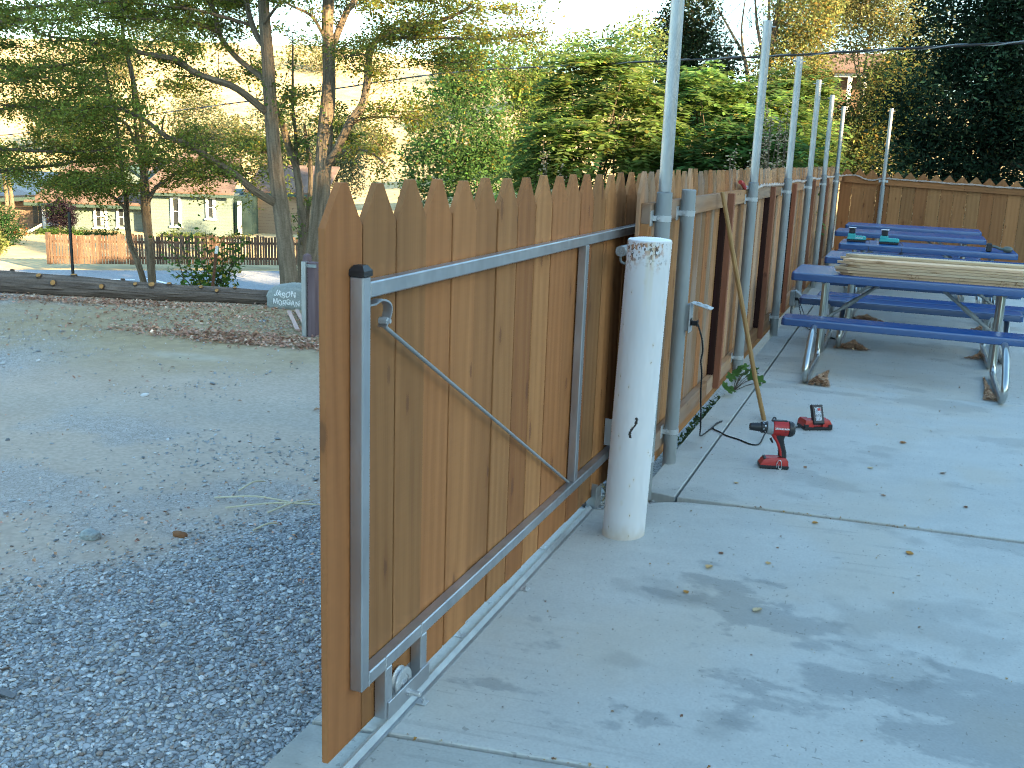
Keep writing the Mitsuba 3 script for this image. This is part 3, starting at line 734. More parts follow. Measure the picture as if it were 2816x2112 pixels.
# galvanised posts clamped to the fence, with slimmer poles standing in them
def post(y, ztop, label, x=None, zsl=1.495, back=False, lean=0.0):
    k = thing('steel_post', label, 'post')
    x0 = (-1.0755 + fxo(y)) if x is None else x
    part(k, 'sleeve', cyl((x0, y, .0), (x0 + lean * zsl, y, zsl), .0365, 28, bev=.003), 'galv_dull', smooth=40)
    if ztop:
        part(k, 'pole', cyl((x0 + lean * zsl, y, zsl + .0005), (x0 + lean * ztop, y, ztop), .0300, 24, bev=.002), 'galv', smooth=40)
        part(k, 'pin', cyl((x0 + lean * ztop - .055, y - .01, ztop - .04), (x0 + lean * ztop + .055, y + .01, ztop - .04), .005, 8), 'galv_bright', smooth=40)
    for z in (1.375, .21):
        band = part(k, 'band', lathe([(-.014, .0368), (-.014, .0395), (.014, .0395), (.014, .0368)], (x0, y, z), (0, 0, 1), 28), 'galv_bright', smooth=35)
        if back: part(band, 'ear', bx(x0 - .075, x0 + .075, y + .033, y + .037, z - .02, z + .02, .001), 'galv_bright')
        else: part(band, 'ear', cat(bx(x0 - .0445, x0 - .040, y - .075, y - .02, z - .035, z + .035, .001), bx(x0 - .042, x0 - .02, y - .046, y - .030, z - .012, z + .012, .001)), 'galv_bright')
        part(band, 'bolt', lathe([(0, .007), (.008, .007)], (x0 - .012, y - .0395, z), (0, -1, 0), 6), 'galv_bright', smooth=30)
    return k
post(4.69, 2.62, 'tall galvanised pole rising directly behind the white bollard')
post(5.25, None, 'short capless galvanised post without pole, carrying the outlet box')
post(7.55, 2.60, 'tall galvanised pole with a red tool beside it on the fence rail')
post(9.75, 2.565, 'tall galvanised pole standing left of the nearest blue table')
post(11.85, 2.52, 'tall galvanised pole just behind the far outlet box')
post(13.87, 2.485, 'fifth tall galvanised pole along the side fence from the bollard')
post(16.2, 2.46, 'tall galvanised pole nearest the corner of the two fences')

# ================================================================== BACK FENCE
BY = 18.3
back = thing('back_fence', 'brown pointed picket fence closing the far end of the yard', 'fence')
DR = -.034                        # the far fence drops towards the right
x = -1.19
while x < 4.6:
    w = .2 - .003 + rng.normal() * .001
    zt = 1.558 + DR * (x + 1.1) + rng.normal() * .004
    m, uv = plank(picket(w, zt - .12, zt - .12 - .105, .020), .018, (x + w, BY + .045 + rng.normal() * .001, .12), (-1, 0, 0), (0, 0, 1), (0, -1, 0), .0016)
    part(back, 'picket', m, 'back_wood', uv=uv)
    x += .2
for a, b in ((-1.13, .75), (.75, 2.7), (2.7, 4.6)):
    m, uv = beam((a + .002, BY + .005, 1.385 + DR * (a + 1.1)), (b - .002, BY + .005, 1.385 + DR * (b + 1.1)), .10, .040, (0, 0, 1))
    part(back, 'top_rail', m, 'back_wood', uv=uv)
    m, uv = beam((a + .002, BY + .005, .165), (b - .002, BY + .005, .165), .09, .040, (0, 0, 1))
    part(back, 'bottom_rail', m, 'back_wood', uv=uv)
post(BY - .055, 2.545, 'tall galvanised pole alone in front of the back fence', x=-.50, zsl=1.30, back=True)

# pale twisted cable draped along the rails
cp = [(-1.115 + fxo(y) + .004, y, 1.452 + .007 * math.sin(y * 3.1) + .004 * math.sin(y * 7)) for y in np.arange(7.65, 18.1, .35)]
cp += [(-1.06, 18.255, 1.452), (-.92, 18.262, 1.45), (-.80, 18.262, 1.40), (-.66, 18.262, 1.385), (-.5, 18.25, 1.425)] + [(x, 18.262, 1.455 + DR * (x + 1.1) - .012 + .006 * math.sin(x * 9)) for x in np.arange(-.3, 4.4, .3)]
cs = spline(cp, 6); tt = np.arange(len(cs)) * 1.1
cbl = thing('draped_cable', 'pale twisted cable draped along the top rails of both fences', 'cable')
for ph in (0, math.pi):
    part(cbl, 'strand', tube(cs + np.column_stack([.008 * np.cos(tt + ph), .008 * np.cos(tt + ph) * .3, .008 * np.sin(tt + ph)]), .0075, 6), 'cable_pale', smooth=40)

tl = thing('clamp_tool', 'small red handled tool lying on the fence rail', 'tool')
part(tl, 'handle', tube(spline([(-1.13, 7.22, 1.50), (-1.13, 7.30, 1.495), (-1.13, 7.40, 1.47), (-1.13, 7.47, 1.452)], 5), .014, 10), 'red_plastic', smooth=40)
part(tl, 'jaw', bx(-1.148, -1.112, 7.455, 7.52, 1.4445, 1.470, .004), 'tube_steel')

# ================================================================== PICNIC TABLES
ZG = .032
def bench_slab(x0, x1, y0, y1, z1, t=.055, r=.03):
    """rounded plastic-coated slab"""
    from shapely.geometry import box as sbox
    def ring(inset, rr):
        q = sbox(x0 + inset + rr, y0 + inset + rr, x1 - inset - rr, y1 - inset - rr).buffer(rr, quad_segs=4)
        return np.array(q.exterior.coords)[:-1]
    prof = [(.004, z1 - t), (0, z1 - t + .004), (0, z1 - .014), (.004, z1 - .004), (.014, z1)]
    rings = [np.column_stack([ring(i, r), np.full(len(ring(i, r)), z)]) for i, z in prof]
    n = len(rings[0]); v = np.vstack(rings + [np.array([[(x0 + x1) / 2, (y0 + y1) / 2, z1 - t]]), np.array([[(x0 + x1) / 2, (y0 + y1) / 2, z1]])])
    k = np.arange(n); k2 = (k + 1) % n; f = []
    s = -1
    for i in range(len(rings) - 1):
        a, b = i * n, (i + 1) * n
        f.append(np.stack([a + k, a + k2, b + k2], 1)); f.append(np.stack([a + k, b + k2, b + k], 1))
    c0 = len(rings) * n
    f.append(np.stack([np.full(n, c0), k2, k], 1)); b = (len(rings) - 1) * n; f.append(np.stack([np.full(n, c0 + 1), b + k, b + k2], 1))
    f = np.vstack(f)
    m = trimesh.Trimesh(v, f, process=False)
    if m.volume < 0: m = trimesh.Trimesh(v, f[:, ::-1], process=False)
    return m
def table(cx, cy, label):
    t = thing('picnic_table', label, 'picnic table', None)
    part(t, 'table_top', bench_slab(cx - .915, cx + .915, cy - .375, cy + .375, .775 + ZG - .03, .065), 'blue_coat', smooth=35)
    for s in (-1, 1):
        part(t, 'bench', bench_slab(cx - .915, cx + .915, cy + s * .66 - .14, cy + s * .66 + .14, .46 + ZG - .03, .058), 'blue_coat', smooth=35)
    for lx in (-.66, .68):
        for s in (-1, 1):
            x = cx + lx
            P = [(x, cy + s * .10, .71), (x, cy + s * .12, .50), (x, cy + s * .14, .22), (x, cy + s * .17, .10), (x, cy + s * .25, .060), (x, cy + s * .55, .057), (x, cy + s * 1.05, .057), (x, cy + s * 1.17, .075), (x, cy + s * 1.235, .13), (x, cy + s * 1.20, .21), (x, cy + s * 1.02, .345), (x, cy + s * .86, .400), (x, cy + s * .52, .404)]
            leg = part(t, 'leg', tube(spline(P, 5), .024, 14), 'chrome_pipe', smooth=40)
            part(leg, 'seat_clip', bx(x - .03, x + .03, cy + s * .70, cy + s * .74, .401, .431, .003), 'galv_dull')
        xb = cx + lx * .33
        br = part(t, 'brace', tube([(xb, cy, .70), (cx + lx * .98, cy, .36)], .014, 10), 'galv_dull', smooth=40)
        a, b = np.array([xb, cy, .70]), np.array([cx + lx * .98, cy, .36])
        part(br, 'sleeve', tube([a + (b - a) * .42, a + (b - a) * .68], .0195, 10), 'galv_dull', smooth=40)
        part(t, 'crossbar', tube([(cx + lx, cy - .30, .712), (cx + lx, cy + .30, .712)], .02, 10), 'galv_dull', smooth=40)
        part(t, 'leg_tie', tube([(cx + lx, cy - .138, .36), (cx + lx, cy + .138, .36)], .016, 10), 'galv_dull', smooth=40)
    return t
table(.06, 8.85, 'blue picnic table carrying the stack of cedar boards')
table(.185, 10.52, 'blue picnic table directly behind the one with the boards')
table(.19, 12.34, 'blue picnic table carrying the two teal chargers')
table(.00, 14.42, 'blue picnic table behind the one with the teal chargers, top empty')
table(.03, 16.0, 'farthest blue picnic table, up against the back fence')

# stack of pointed cedar boards on the first table
st = thing('board_stack', 'stack of new pointed cedar fence boards on the nearest blue table', 'lumber')
r5 = np.random.default_rng(21)
ztab = .775 + ZG - .03 + .0006
for col in range(2):
    for lay in range(7):
        if col == 0 and lay == 6: continue
        L = 1.80 + r5.normal() * .012; w = .139 + r5.normal() * .001
        x0 = -.50 + r5.normal() * .018 + (0.05 if lay in (0, 3) else 0) + (.05 if lay == 6 else 0); y0 = 8.528 + col * .152 + r5.normal() * .007 + (.03 if lay == 6 else 0)
        z0 = ztab + lay * .0222
        a = r5.normal() * .003
        U = (-math.sin(a), math.cos(a), 0); V = (-math.cos(a), -math.sin(a), 0)
        m, uv = plank(picket(w, L, L - .10, .028), .0195, (x0 + L, y0, z0), U, V, (0, 0, 1), .0014)
        part(st, 'board', m, 'stack_wood', uv=uv)
# rough brown pencil strokes across the near edges of the lower boards
sr = np.random.default_rng(5)
marks = []
def stroke(pts):
    p = np.array([(x, 8.5175, z) for x, z in pts]); marks.append(tube(p, .0016, 5))
zb = ztab + .004
for x0, pts in ((.02, [(0, .02), (.03, .028), (.045, .004), (.02, -.001), (.06, .0)]), (.08, [(0, 0), (.02, .03), (.03, .0)]), (.40, [(0, .012), (.01, .03)]), (.43, [(0, .012), (.01, .03)]),
                (.66, [(0, .0), (.03, .002), (.04, .034), (.015, .038), (.05, .045), (.075, .036), (.045, .022), (.085, .012), (.05, .0)]), (.79, [(0, 0), (.02, .04)]), (.79, [(.035, .04), (.005, .018), (.04, 0)]),
                (.86, [(0, .002), (.0, .018), (.02, .02), (.022, .0), (.03, .018), (.045, .018), (.047, .0)]), (.93, [(0, 0), (.015, .018), (.03, .0), (.045, .02), (.06, .0)]), (1.02, [(.05, .04), (0, .036), (.02, .02), (.045, .022), (.02, .02), (0, 0), (.06, .002)]), (1.1, [(0, 0), (.02, .035), (.05, .03), (.03, .018), (.06, .0)])):
    stroke([(x0 + a, zb + b + .010) for a, b in pts])
part(st, 'pencil_marks', cat(marks), 'raw_wood', 'brown scrawled strokes across the board edges', kind='stuff')

# ---------------- teal chargers on the third table, torch beside them
zt3 = .775 + ZG - .03 + .0008
def teal_charger(cx, cy, label, rot, word):
    k = thing('teal_charger', label, 'battery charger', None)
    R = rz(rot)
    def P(m): return move(m, R, (cx, cy, zt3))
    part(k, 'base', P(cbox((0, 0, .014), (.205, .135, .028), .006)), 'black_plastic')
    part(k, 'body', P(hull([(sx * (.1025 - i), sy * (.0675 - i), z) for sx in (-1, 1) for sy in (-1, 1) for z, i in ((.0282, .002), (.034, 0), (.058, .004), (.066, .016))])), 'teal_plastic', smooth=25)
    part(k, 'socket', P(hull([(-.058 + sx * (.042 - i), .004 + sy * (.055 - i), z) for sx in (-1, 1) for sy in (-1, 1) for z, i in ((.0662, 0), (.078, .001), (.090, .006))])), 'teal_plastic', smooth=25)
    b = part(k, 'battery', P(cbox((-.056, .006, .122), (.066, .072, .063), .006)), 'black_plastic')
    part(b, 'foot_plate', P(cbox((-.056, .006, .1565), (.080, .086, .006), .002)), 'white_mark', 'pale upturned base of the battery')
    if word:
        tm = meshkit.text_mesh(word, .019, .0012, bold=True); tm = move(tm, np.array([[1, 0, 0], [0, 0, -1], [0, 1, 0]]), (-.015, -.0672, .040))
        part(k, 'lettering', P(tm), 'white_mark', 'white maker lettering on the side')
    p0 = np.array([.103, -.02, .02]); q = [p0, (.13, -.03, .022), (.145, -.06, .006), (.147, -.10, .004), (.150, -.148, .001), (.151, -.168, -.03), (.150, -.172, -.15), (.17, -.17, -.3)]
    q = [R @ np.array(a) + (cx, cy, zt3) for a in q]
    yc = 12.34 - .375 - .010
    q = [np.array([a[0], (max(a[1], yc + .02) if a[2] > zt3 - .002 else yc - .006), a[2] + (.003 if a[2] > zt3 - .002 else 0)]) for a in q]
    part(k, 'cord', tube(spline(q, 5), .0035, 6), 'cable_black', smooth=40)
    return k
teal_charger(-.555, 12.33, 'teal battery charger nearest the left end of the third blue table', .02, 'Makita')
teal_charger(-.20, 12.24, 'lighter teal battery charger, second from the fence on the third table', -.05, None)
to = thing('work_torch', 'dark green cordless torch lying at the right end of the third table', 'torch')
tz = zt3
part(to, 'handle', tube(spline([(.845, 12.06, tz + .062), (.885, 12.055, tz + .054), (.93, 12.05, tz + .038), (.965, 12.045, tz + .038)], 6), [.014] * 18 + [.016], 10), 'olive_screen', smooth=40)
part(to, 'lamp_head', lathe([(0, .018), (.012, .030), (.045, .034), (.075, .030), (.09, .016)], (.955, 12.05, tz + .036), (1, -.1, -.03), 20), 'olive_screen', smooth=40)
part(to, 'battery', cbox((.815, 12.065, tz + .045), (.055, .075, .088), .008), 'black_plastic')
part(to, 'battery_label', cbox((.7868, 12.065, tz + .045), (.0015, .05, .05), .0005), 'label_grey')

# ---------------- red drill, red charger, cord, outlet, stick
dk = thing('cordless_drill', 'red and black cordless drill standing on its battery on the concrete', 'drill')
DO = np.array([-.545, 5.43, ZG + .0008]); DR_ = rz(.30)
def dp(m): return move(m, DR_ * 1.12, DO)
AX = np.array([1.0, 0, -.012]); zA = .196
part(dk, 'chuck', dp(lathe([(-.128, .012), (-.126, .016), (-.112, .019), (-.088, .0205), (-.086, .0215), (-.075, .0215)], (0, 0, zA), AX, 24)), 'black_plastic', smooth=25)
cr = part(dk, 'clutch_ring', dp(lathe([(-.0748, .024), (-.072, .0275), (-.050, .0285), (-.047, .026)], (0, 0, zA), AX, 24)), 'black_plastic', smooth=25)
dots = []
for i in range(12):
    a = i * math.pi / 6
    dots.append(dp(cyl((-.064 + .008 * (i % 2), .0268 * math.cos(a), zA + .0268 * math.sin(a)), (-.064 + .008 * (i % 2), .0302 * math.cos(a), zA + .0302 * math.sin(a)), .0032, 8)))
part(cr, 'dot', cat(dots), 'silver', 'pale dots round the clutch ring', kind='stuff')
part(dk, 'gear_case', dp(lathe([(-.0465, .029), (-.044, .032), (-.022, .0345), (-.018, .034)], (0, 0, zA), AX, 28)), 'grey_plastic', smooth=30)
body = part(dk, 'motor_body', dp(lathe([(-.0178, .033), (-.015, .0365), (.03, .0375), (.052, .037), (.055, .034)], (0, 0, zA), AX, 28)), 'red_plastic', smooth=30)
part(dk, 'rear_cap', dp(lathe([(.0552, .0355), (.058, .0385), (.075, .036), (.086, .026), (.088, .010)], (0, 0, zA - .001), AX, 28)), 'black_plastic', smooth=30)
part(body, 'top_pad', dp(cbox((.012, 0, zA + .0365), (.075, .020, .007), .003)), 'black_plastic')
part(body, 'vent_slots', dp(cat([cbox((.030 + .007 * i, -.0352, zA + .006 - .0072 * j), (.004, .004, .0048), .001) for i in range(3) for j in range(3)])), 'black_plastic', kind='stuff')
tm = move(meshkit.text_mesh('Milwaukee', .0095, .0012, bold=True), np.array([[1, 0, 0], [0, 0, -1], [0, 1, 0]]), (-.012, -.0368, zA + .002))
part(body, 'lettering', dp(tm), 'white_mark', 'white script lettering on the motor body')
def loft(secs, n=20):
    """secs: (centre x, centre z, half length x, half width y) ellipses stacked along z with tilt"""
    a = np.arange(n) * 2 * math.pi / n; rings = []
    for cx_, cz_, hx, hy in secs:
        ce, se = np.cos(a), np.sin(a)
        rings.append(np.column_stack([cx_ + hx * np.sign(ce) * np.abs(ce) ** .8, hy * np.sign(se) * np.abs(se) ** .8, np.full(n, cz_) - .25 * hx * ce]))
    v = np.vstack(rings + [rings[0].mean(0)[None], rings[-1].mean(0)[None]]); k = np.arange(n); k2 = (k + 1) % n; f = []
    for i in range(len(rings) - 1):
        p, q = i * n, (i + 1) * n
        f.append(np.stack([p + k, p + k2, q + k2], 1)); f.append(np.stack([p + k, q + k2, q + k], 1))
    c = len(rings) * n; f.append(np.stack([np.full(n, c), k2, k], 1)); q = (len(rings) - 1) * n; f.append(np.stack([np.full(n, c + 1), q + k, q + k2], 1))
    m = trimesh.Trimesh(v, np.vstack(f), process=False)
    return m if m.volume > 0 else trimesh.Trimesh(v, np.vstack(f)[:, ::-1], process=False)
hd = part(dk, 'handle', dp(loft([(.040, .055, .021, .0165), (.037, .085, .020, .0165), (.026, .120, .021, .0175), (.014, .148, .026, .019), (.006, .170, .040, .0215)])), 'black_plastic', 'black rubber grip', smooth=40)
part(hd, 'red_panel', dp(loft([(.031, .062, .009, .0178), (.026, .090, .009, .0178), (.014, .122, .010, .0188), (-.004, .150, .014, .0202), (-.014, .1725, .022, .0222)])), 'red_plastic', smooth=40)
part(hd, 'trigger', dp(hull([(-.018, s * .008, .146) for s in (-1, 1)] + [(-.008, s * .008, .122) for s in (-1, 1)] + [(-.028, s * .007, .139) for s in (-1, 1)] + [(-.018, s * .007, .124) for s in (-1, 1)])), 'black_plastic')
bt = part(dk, 'battery', dp(hull([(.0 + sx * a, sy * b, z) for sx in (-1, 1) for sy in (-1, 1) for a, b, z in ((.064, .034, 0), (.069, .038, .006), (.069, .038, .016), (.064, .036, .018))])), 'black_plastic', smooth=20)
part(bt, 'shell', dp(hull([(-.067, s * .0365, .0182) for s in (-1, 1)] + [(.066, s * .0365, .0182) for s in (-1, 1)] + [(-.052, s * .033, .042) for s in (-1, 1)] + [(-.038, s * .027, .052) for s in (-1, 1)] + [(.052, s * .027, .054) for s in (-1, 1)] + [(.064, s * .033, .042) for s in (-1, 1)])), 'red_plastic', smooth=20)
part(bt, 'latch', dp(cbox((-.030, 0, .046), (.040, .058, .012), .004)), 'black_plastic')
part(dk, 'belt_hook', dp(tube(spline([(.012, -.0385, .010), (.010, -.043, .030), (.016, -.0445, .045), (.026, -.0445, .046), (.032, -.043, .030), (.032, -.040, .006), (.020, -.0415, .006), (.020, -.042, .026)], 6), .0022, 8)), 'silver', 'bent silver belt hook', smooth=40)

ck = thing('red_charger', 'red battery charger on the concrete with a dark battery slid into it', 'battery charger')
CO = np.array([-.415, 6.40, ZG + .0008]); CR = rz(.52)
def cpx(m): return move(m, CR, CO)
part(ck, 'base', cpx(hull([(sx * (.088 - i), sy * (.060 - i), z) for sx in (-1, 1) for sy in (-1, 1) for z, i in ((0, .004), (.006, 0), (.018, 0), (.020, .003))])), 'black_plastic')
for s in (-1, 1):
    part(ck, 'side_shell', cpx(hull([(s * .058 + sx * (.029 - i), sy * .057 - sy * i, z) for sx in (-1, 1) for sy in (-1, 1) for z, i in ((.0202, 0), (.040, .001), (.060, .009))])), 'red_plastic', smooth=25)
    part(ck, 'corner_bumper', cpx(hull([(s * .078 + sx * .012, -.053 + sy * .010, z) for sx in (-1, 1) for sy in (-1, 1) for z in (.004, .036)])), 'black_plastic')
part(ck, 'dock', cpx(hull([(sx * .0288, -.045, .0202) for sx in (-1, 1)] + [(sx * .0288, .05, .0202) for sx in (-1, 1)] + [(sx * .0288, -.045, .028) for sx in (-1, 1)] + [(sx * .0288, .05, .052) for sx in (-1, 1)])), 'red_plastic')
bm = hull([(sx * (.037 - i), sy * (.062 - i), z) for sx in (-1, 1) for sy in (-1, 1) for z, i in ((0, .004), (.004, 0), (.024, 0), (.030, .005))])
tilt = rx(math.radians(62)) 
bq = part(ck, 'battery', cpx(move(move(bm, rz(.0)), tilt, (0, -.012, .085))), 'black_plastic', 'dark battery standing in the charger', smooth=20)
lb = cbox((0, 0, .0308), (.040, .085, .0012), .0003)
part(bq, 'sticker', cpx(move(lb, tilt, (0, -.012, .085))), 'label_grey', 'grey specification sticker')
part(bq, 'red_stripe', cpx(move(cbox((.008, .030, .0318), (.020, .016, .0008), .0002), tilt, (0, -.012, .085))), 'red_plastic')

ob = thing('outlet_box', 'grey outlet box with raised cover on the short capless post', 'outlet box')
part(ob, 'box', bx(-1.047, -1.024, 5.235, 5.30, .765, .905, .004), 'galv_dull')
part(ob, 'face_plate', bx(-1.0238, -1.0195, 5.225, 5.31, .755, .915, .002), 'galv_bright')
lid = part(ob, 'cover', move(cbox((.055, 0, 0), (.11, .080, .006), .002), ry(math.radians(14)), (-1.017, 5.267, .915)), 'galv_bright', 'hinged cover standing open')
for a in (.035, .075): part(lid, 'boss', move(cbox((a, 0, .0065), (.022, .034, .006), .002), ry(math.radians(14)), (-1.017, 5.267, .915)), 'galv_bright')
pg = part(ob, 'socket', bx(-1.0193, -1.0165, 5.245, 5.29, .79, .83, .001), 'black_plastic')
cd = thing('charger_cord', 'thin black cord from the outlet box plug to the red charger', 'cord')
part(cd, 'plug', cat(cbox((-1.000, 5.267, .805), (.032, .026, .024), .003), cbox((-.983, 5.267, .806), (.004, .034, .034), .001)), 'rubber')
cpts = [(-.981, 5.27, .800), (-.972, 5.272, .775), (-.955, 5.278, .72), (-.948, 5.288, .66), (-.956, 5.30, .60), (-.948, 5.315, .53), (-.952, 5.34, .46), (-.955, 5.38, .38), (-.958, 5.44, .28), (-.968, 5.52, .18), (-.99, 5.66, .09), (-1.00, 5.92, .045), (-.985, 6.16, ZG + .006), (-.965, 6.26, ZG + .005), (-.985, 6.20, ZG + .005), (-.985, 6.06, ZG + .005), (-.93, 5.99, ZG + .005), (-.88, 5.93, ZG + .005), (-.80, 5.88, ZG + .005), (-.72, 5.81, ZG + .006), (-.675, 5.84, ZG + .006), (-.665, 5.98, ZG + .03), (-.655, 6.10, ZG + .05), (-.648, 6.20, ZG + .075), (-.640, 6.24, ZG + .075), (-.62, 6.27, ZG + .03), (-.57, 6.30, ZG + .008), (-.52, 6.325, ZG + .010), (-.495, 6.335, ZG + .012)]
part(cd, 'wire', tube(spline(cpts, 6), .0046, 7), 'cable_black', smooth=40)

sk = single('wooden_stick', tube([(-.728, 6.44, ZG), (-.80, 6.41, .29), (-.98, 6.36, 1.00), (-1.092, 6.33, 1.455)], [.0145, .0145, .0145, .0135], 8), 'stick_wood', 'long thin wooden stick leaning against the fence rail', 'stick', smooth=40)
o2 = thing('yard_outlet', 'weathered grey outlet box low on the fence beyond the third pole', 'outlet box')
part(o2, 'box', bx(-1.075, -1.025, 10.74, 10.86, .19, .345, .006), 'galv_dull')
part(o2, 'cover', move(cbox((.05, 0, 0), (.10, .10, .006), .002), ry(math.radians(38)), (-1.028, 10.80, .352)), 'galv_bright', 'hinged cover propped open')
part(o2, 'conduit', cyl((-1.05, 10.80, .02), (-1.05, 10.80, .189), .013, 12), 'galv_dull', smooth=40)
part(o2, 'plug', cbox((-1.008, 10.80, .26), (.032, .03, .03), .003), 'rubber')
yc = thing('loose_cord', 'two loops of thin black cord hanging from the far outlet box', 'cord')
for q in ([(-.992, 10.80, .255), (-.95, 10.70, .14), (-.88, 10.45, .05), (-.75, 10.1, .045), (-.62, 9.9, .04), (-.48, 9.8, .04)], [(-.992, 10.80, .262), (-.94, 10.75, .17), (-.85, 10.55, .06), (-.72, 10.25, .042), (-.60, 9.95, .042), (-.46, 9.74, .04)]):
    part(yc, 'wire', tube(spline(q, 6), .004, 6), 'cable_black', smooth=40)

# ---------------- leaves on the concrete
rl_ = np.random.default_rng(31)
def one_leaf(x, y, z, L, col, r):
    """a curled dry leaf, one small mesh"""
    n = 5; s = np.linspace(0, 1, n); a = r.random() * 6.28
    w = .38 * L * np.sin(s * math.pi) ** .8 + .001; up = .30 * L * (s - .5) ** 2 * (1 if r.random() < .7 else 2.2)
    cup = .25 + .4 * r.random()
    mid = np.column_stack([(s - .5) * L, np.zeros(n), up + .0015]); lf = mid + np.column_stack([np.zeros(n), w, w * cup]); rt = mid + np.column_stack([np.zeros(n), -w, w * cup * r.random()])
    v = np.vstack([mid, lf, rt]); k = np.arange(n - 1); f = []
    f.append(np.stack([k, k + 1, n + k + 1], 1)); f.append(np.stack([k, n + k + 1, n + k], 1)); f.append(np.stack([k, 2 * n + k + 1, k + 1], 1)); f.append(np.stack([k, 2 * n + k, 2 * n + k + 1], 1))
    v = v @ rz(a).T + (x, y, z)
    return trimesh.Trimesh(v, np.vstack(f), process=False), np.tile(col, (3 * n, 1))
LP = [(.11, 6.3, .05), (-.05, 5.66, .04), (.32, 5.75, .045), (-.68, 5.05, .035), (-.38, 5.5, .03), (-.25, 4.64, .04), (-.61, 3.95, .05), (-.65, 3.68, .035), (-.37, 3.64, .055), (-.59, 4.11, .03), (-.39, 4.09, .03), (.16, 4.45, .05), (.03, 5.2, .03), (.41, 5.2, .03), (-1.0, 2.82, .06), (-.94, 3.08, .03), (-.23, 3.15, .035), (.41, 4.15, .035)]
LC = [(.42, .22, .07), (.48, .33, .16), (.30, .14, .06), (.20, .11, .07), (.52, .42, .26)]
for x, y, L in LP[:14]:
    z = (ZG if y > J1(x) else float(tiltz(x, y))) + .0008
    m, c = one_leaf(x, y, z, L * .85, LC[rl_.integers(0, 5)], rl_)
    single('dry_leaf', m, 'vein_vc', 'dry curled leaf lying alone on the open concrete', 'leaf', 'single dry leaves on the concrete', color=c)
# small crumbs of leaf and grit: nobody could count these
cp_ = np.vstack([np.column_stack([rl_.uniform(-1.0, 2.2, 300), rl_.uniform(4.8, 12, 300)]), np.column_stack([rl_.uniform(-1.15, 1.2, 130), rl_.uniform(2.4, 4.55, 130)]), np.column_stack([(xx := rl_.uniform(-.7, 2.2, 150)), 4.69 + .085 * (xx + .9) - .004 + rl_.normal(size=150) * .006]), np.column_stack([(xx := rl_.uniform(-1.2, 1, 70)), 2.325 + .155 * (xx + 1.3) + rl_.normal(size=70) * .005])])
zz = np.where(cp_[:, 1] > 4.69 + .085 * (cp_[:, 0] + .9), ZG, tiltz(cp_[:, 0], cp_[:, 1])) + .002
m, c = flat_leaves(cp_, zz, .005 + .013 * rl_.random(len(cp_)) ** 3, np.array([LC[i] for i in rl_.integers(0, 5, len(cp_))]) * .8, rl_)
struct('leaf_crumbs', m, 'vein_vc', 'tiny leaf crumbs and grit on the concrete', kind='stuff', color=c)
def leaf_pile(poly_c, n, hgt, sx, sy, a, label):
    r = np.random.default_rng(int(abs(poly_c[0] * 100) + poly_c[1] * 10))
    q = r.random((n, 2)); q = np.column_stack([(1 - np.sqrt(q[:, 0])) , (q[:, 1] - .5) * 2 * np.sqrt(q[:, 0])])
    p = np.column_stack([q[:, 1] * sx * (1 - q[:, 0]) , q[:, 0] * sy])
    c_, s_ = math.cos(a), math.sin(a)
    c = np.column_stack([poly_c[0] + p[:, 0] * c_ - p[:, 1] * s_, poly_c[1] + p[:, 0] * s_ + p[:, 1] * c_])
    z = ZG + .004 + r.random(n) * hgt * (1 - q[:, 0]) * (1 - np.abs(q[:, 1]) * .8)
    col = np.array([[.46, .27, .17], [.54, .36, .24], [.36, .19, .11], [.58, .43, .30]])[r.integers(0, 4, n)] * np.exp(r.normal(size=(n, 1)) * .18)
    m, cc = flat_leaves(c, z, .014 + .016 * r.random(n), col, r)
    struct('leaf_drift', m, 'vein_vc', label, kind='stuff', color=cc)
leaf_pile((-.50, 7.66), 1300, .085, .085, .62, -.05, 'drift of dry leaves inside the nearest left table leg')
leaf_pile((-.36, 9.35), 1200, .07, .16, .55, .0, 'drift of dry leaves behind the nearest table')
leaf_pile((-.33, 11.2), 900, .06, .20, .5, .0, 'drift of dry leaves under the third table')
leaf_pile((.68, 7.80), 800, .04, .05, .9, .0, 'drift of dry leaves along the right table leg')
leaf_pile((.80, 11.1), 600, .05, .16, .5, .0, 'drift of dry leaves under the right of the third table')
leaf_pile((.72, 9.45), 600, .05, .16, .5, .0, 'drift of dry leaves under the right of the second table')

# ---------------- mallow growing through at the fence foot
pr = np.random.default_rng(41)
mp = thing('fence_weed', 'green round leaved weed growing at the foot of the fence', 'plant')
def round_leaf(c, R_, nrm, col, r):
    n = 16; a = np.arange(n) / n * 2 * math.pi
    rad = R_ * (.82 + .18 * np.cos(a * 5 + r.random())) * np.where(np.abs(a - math.pi) < .35, .45, 1)
    nrm = np.array(nrm, float); nrm /= np.linalg.norm(nrm); u = np.cross(nrm, [.3, .9, .1]); u /= np.linalg.norm(u); w = np.cross(nrm, u)
    ring = np.array(c) + rad[:, None] * (np.cos(a)[:, None] * u + np.sin(a)[:, None] * w) + (nrm * R_ * .18) * np.cos(a * 5)[:, None] * .5
    v = np.vstack([np.array(c) - nrm * R_ * .15, ring]); k = np.arange(n)
    return trimesh.Trimesh(v, np.stack([np.zeros(n, int), 1 + k, 1 + (k + 1) % n], 1), process=False), np.tile(col, (n + 1, 1))
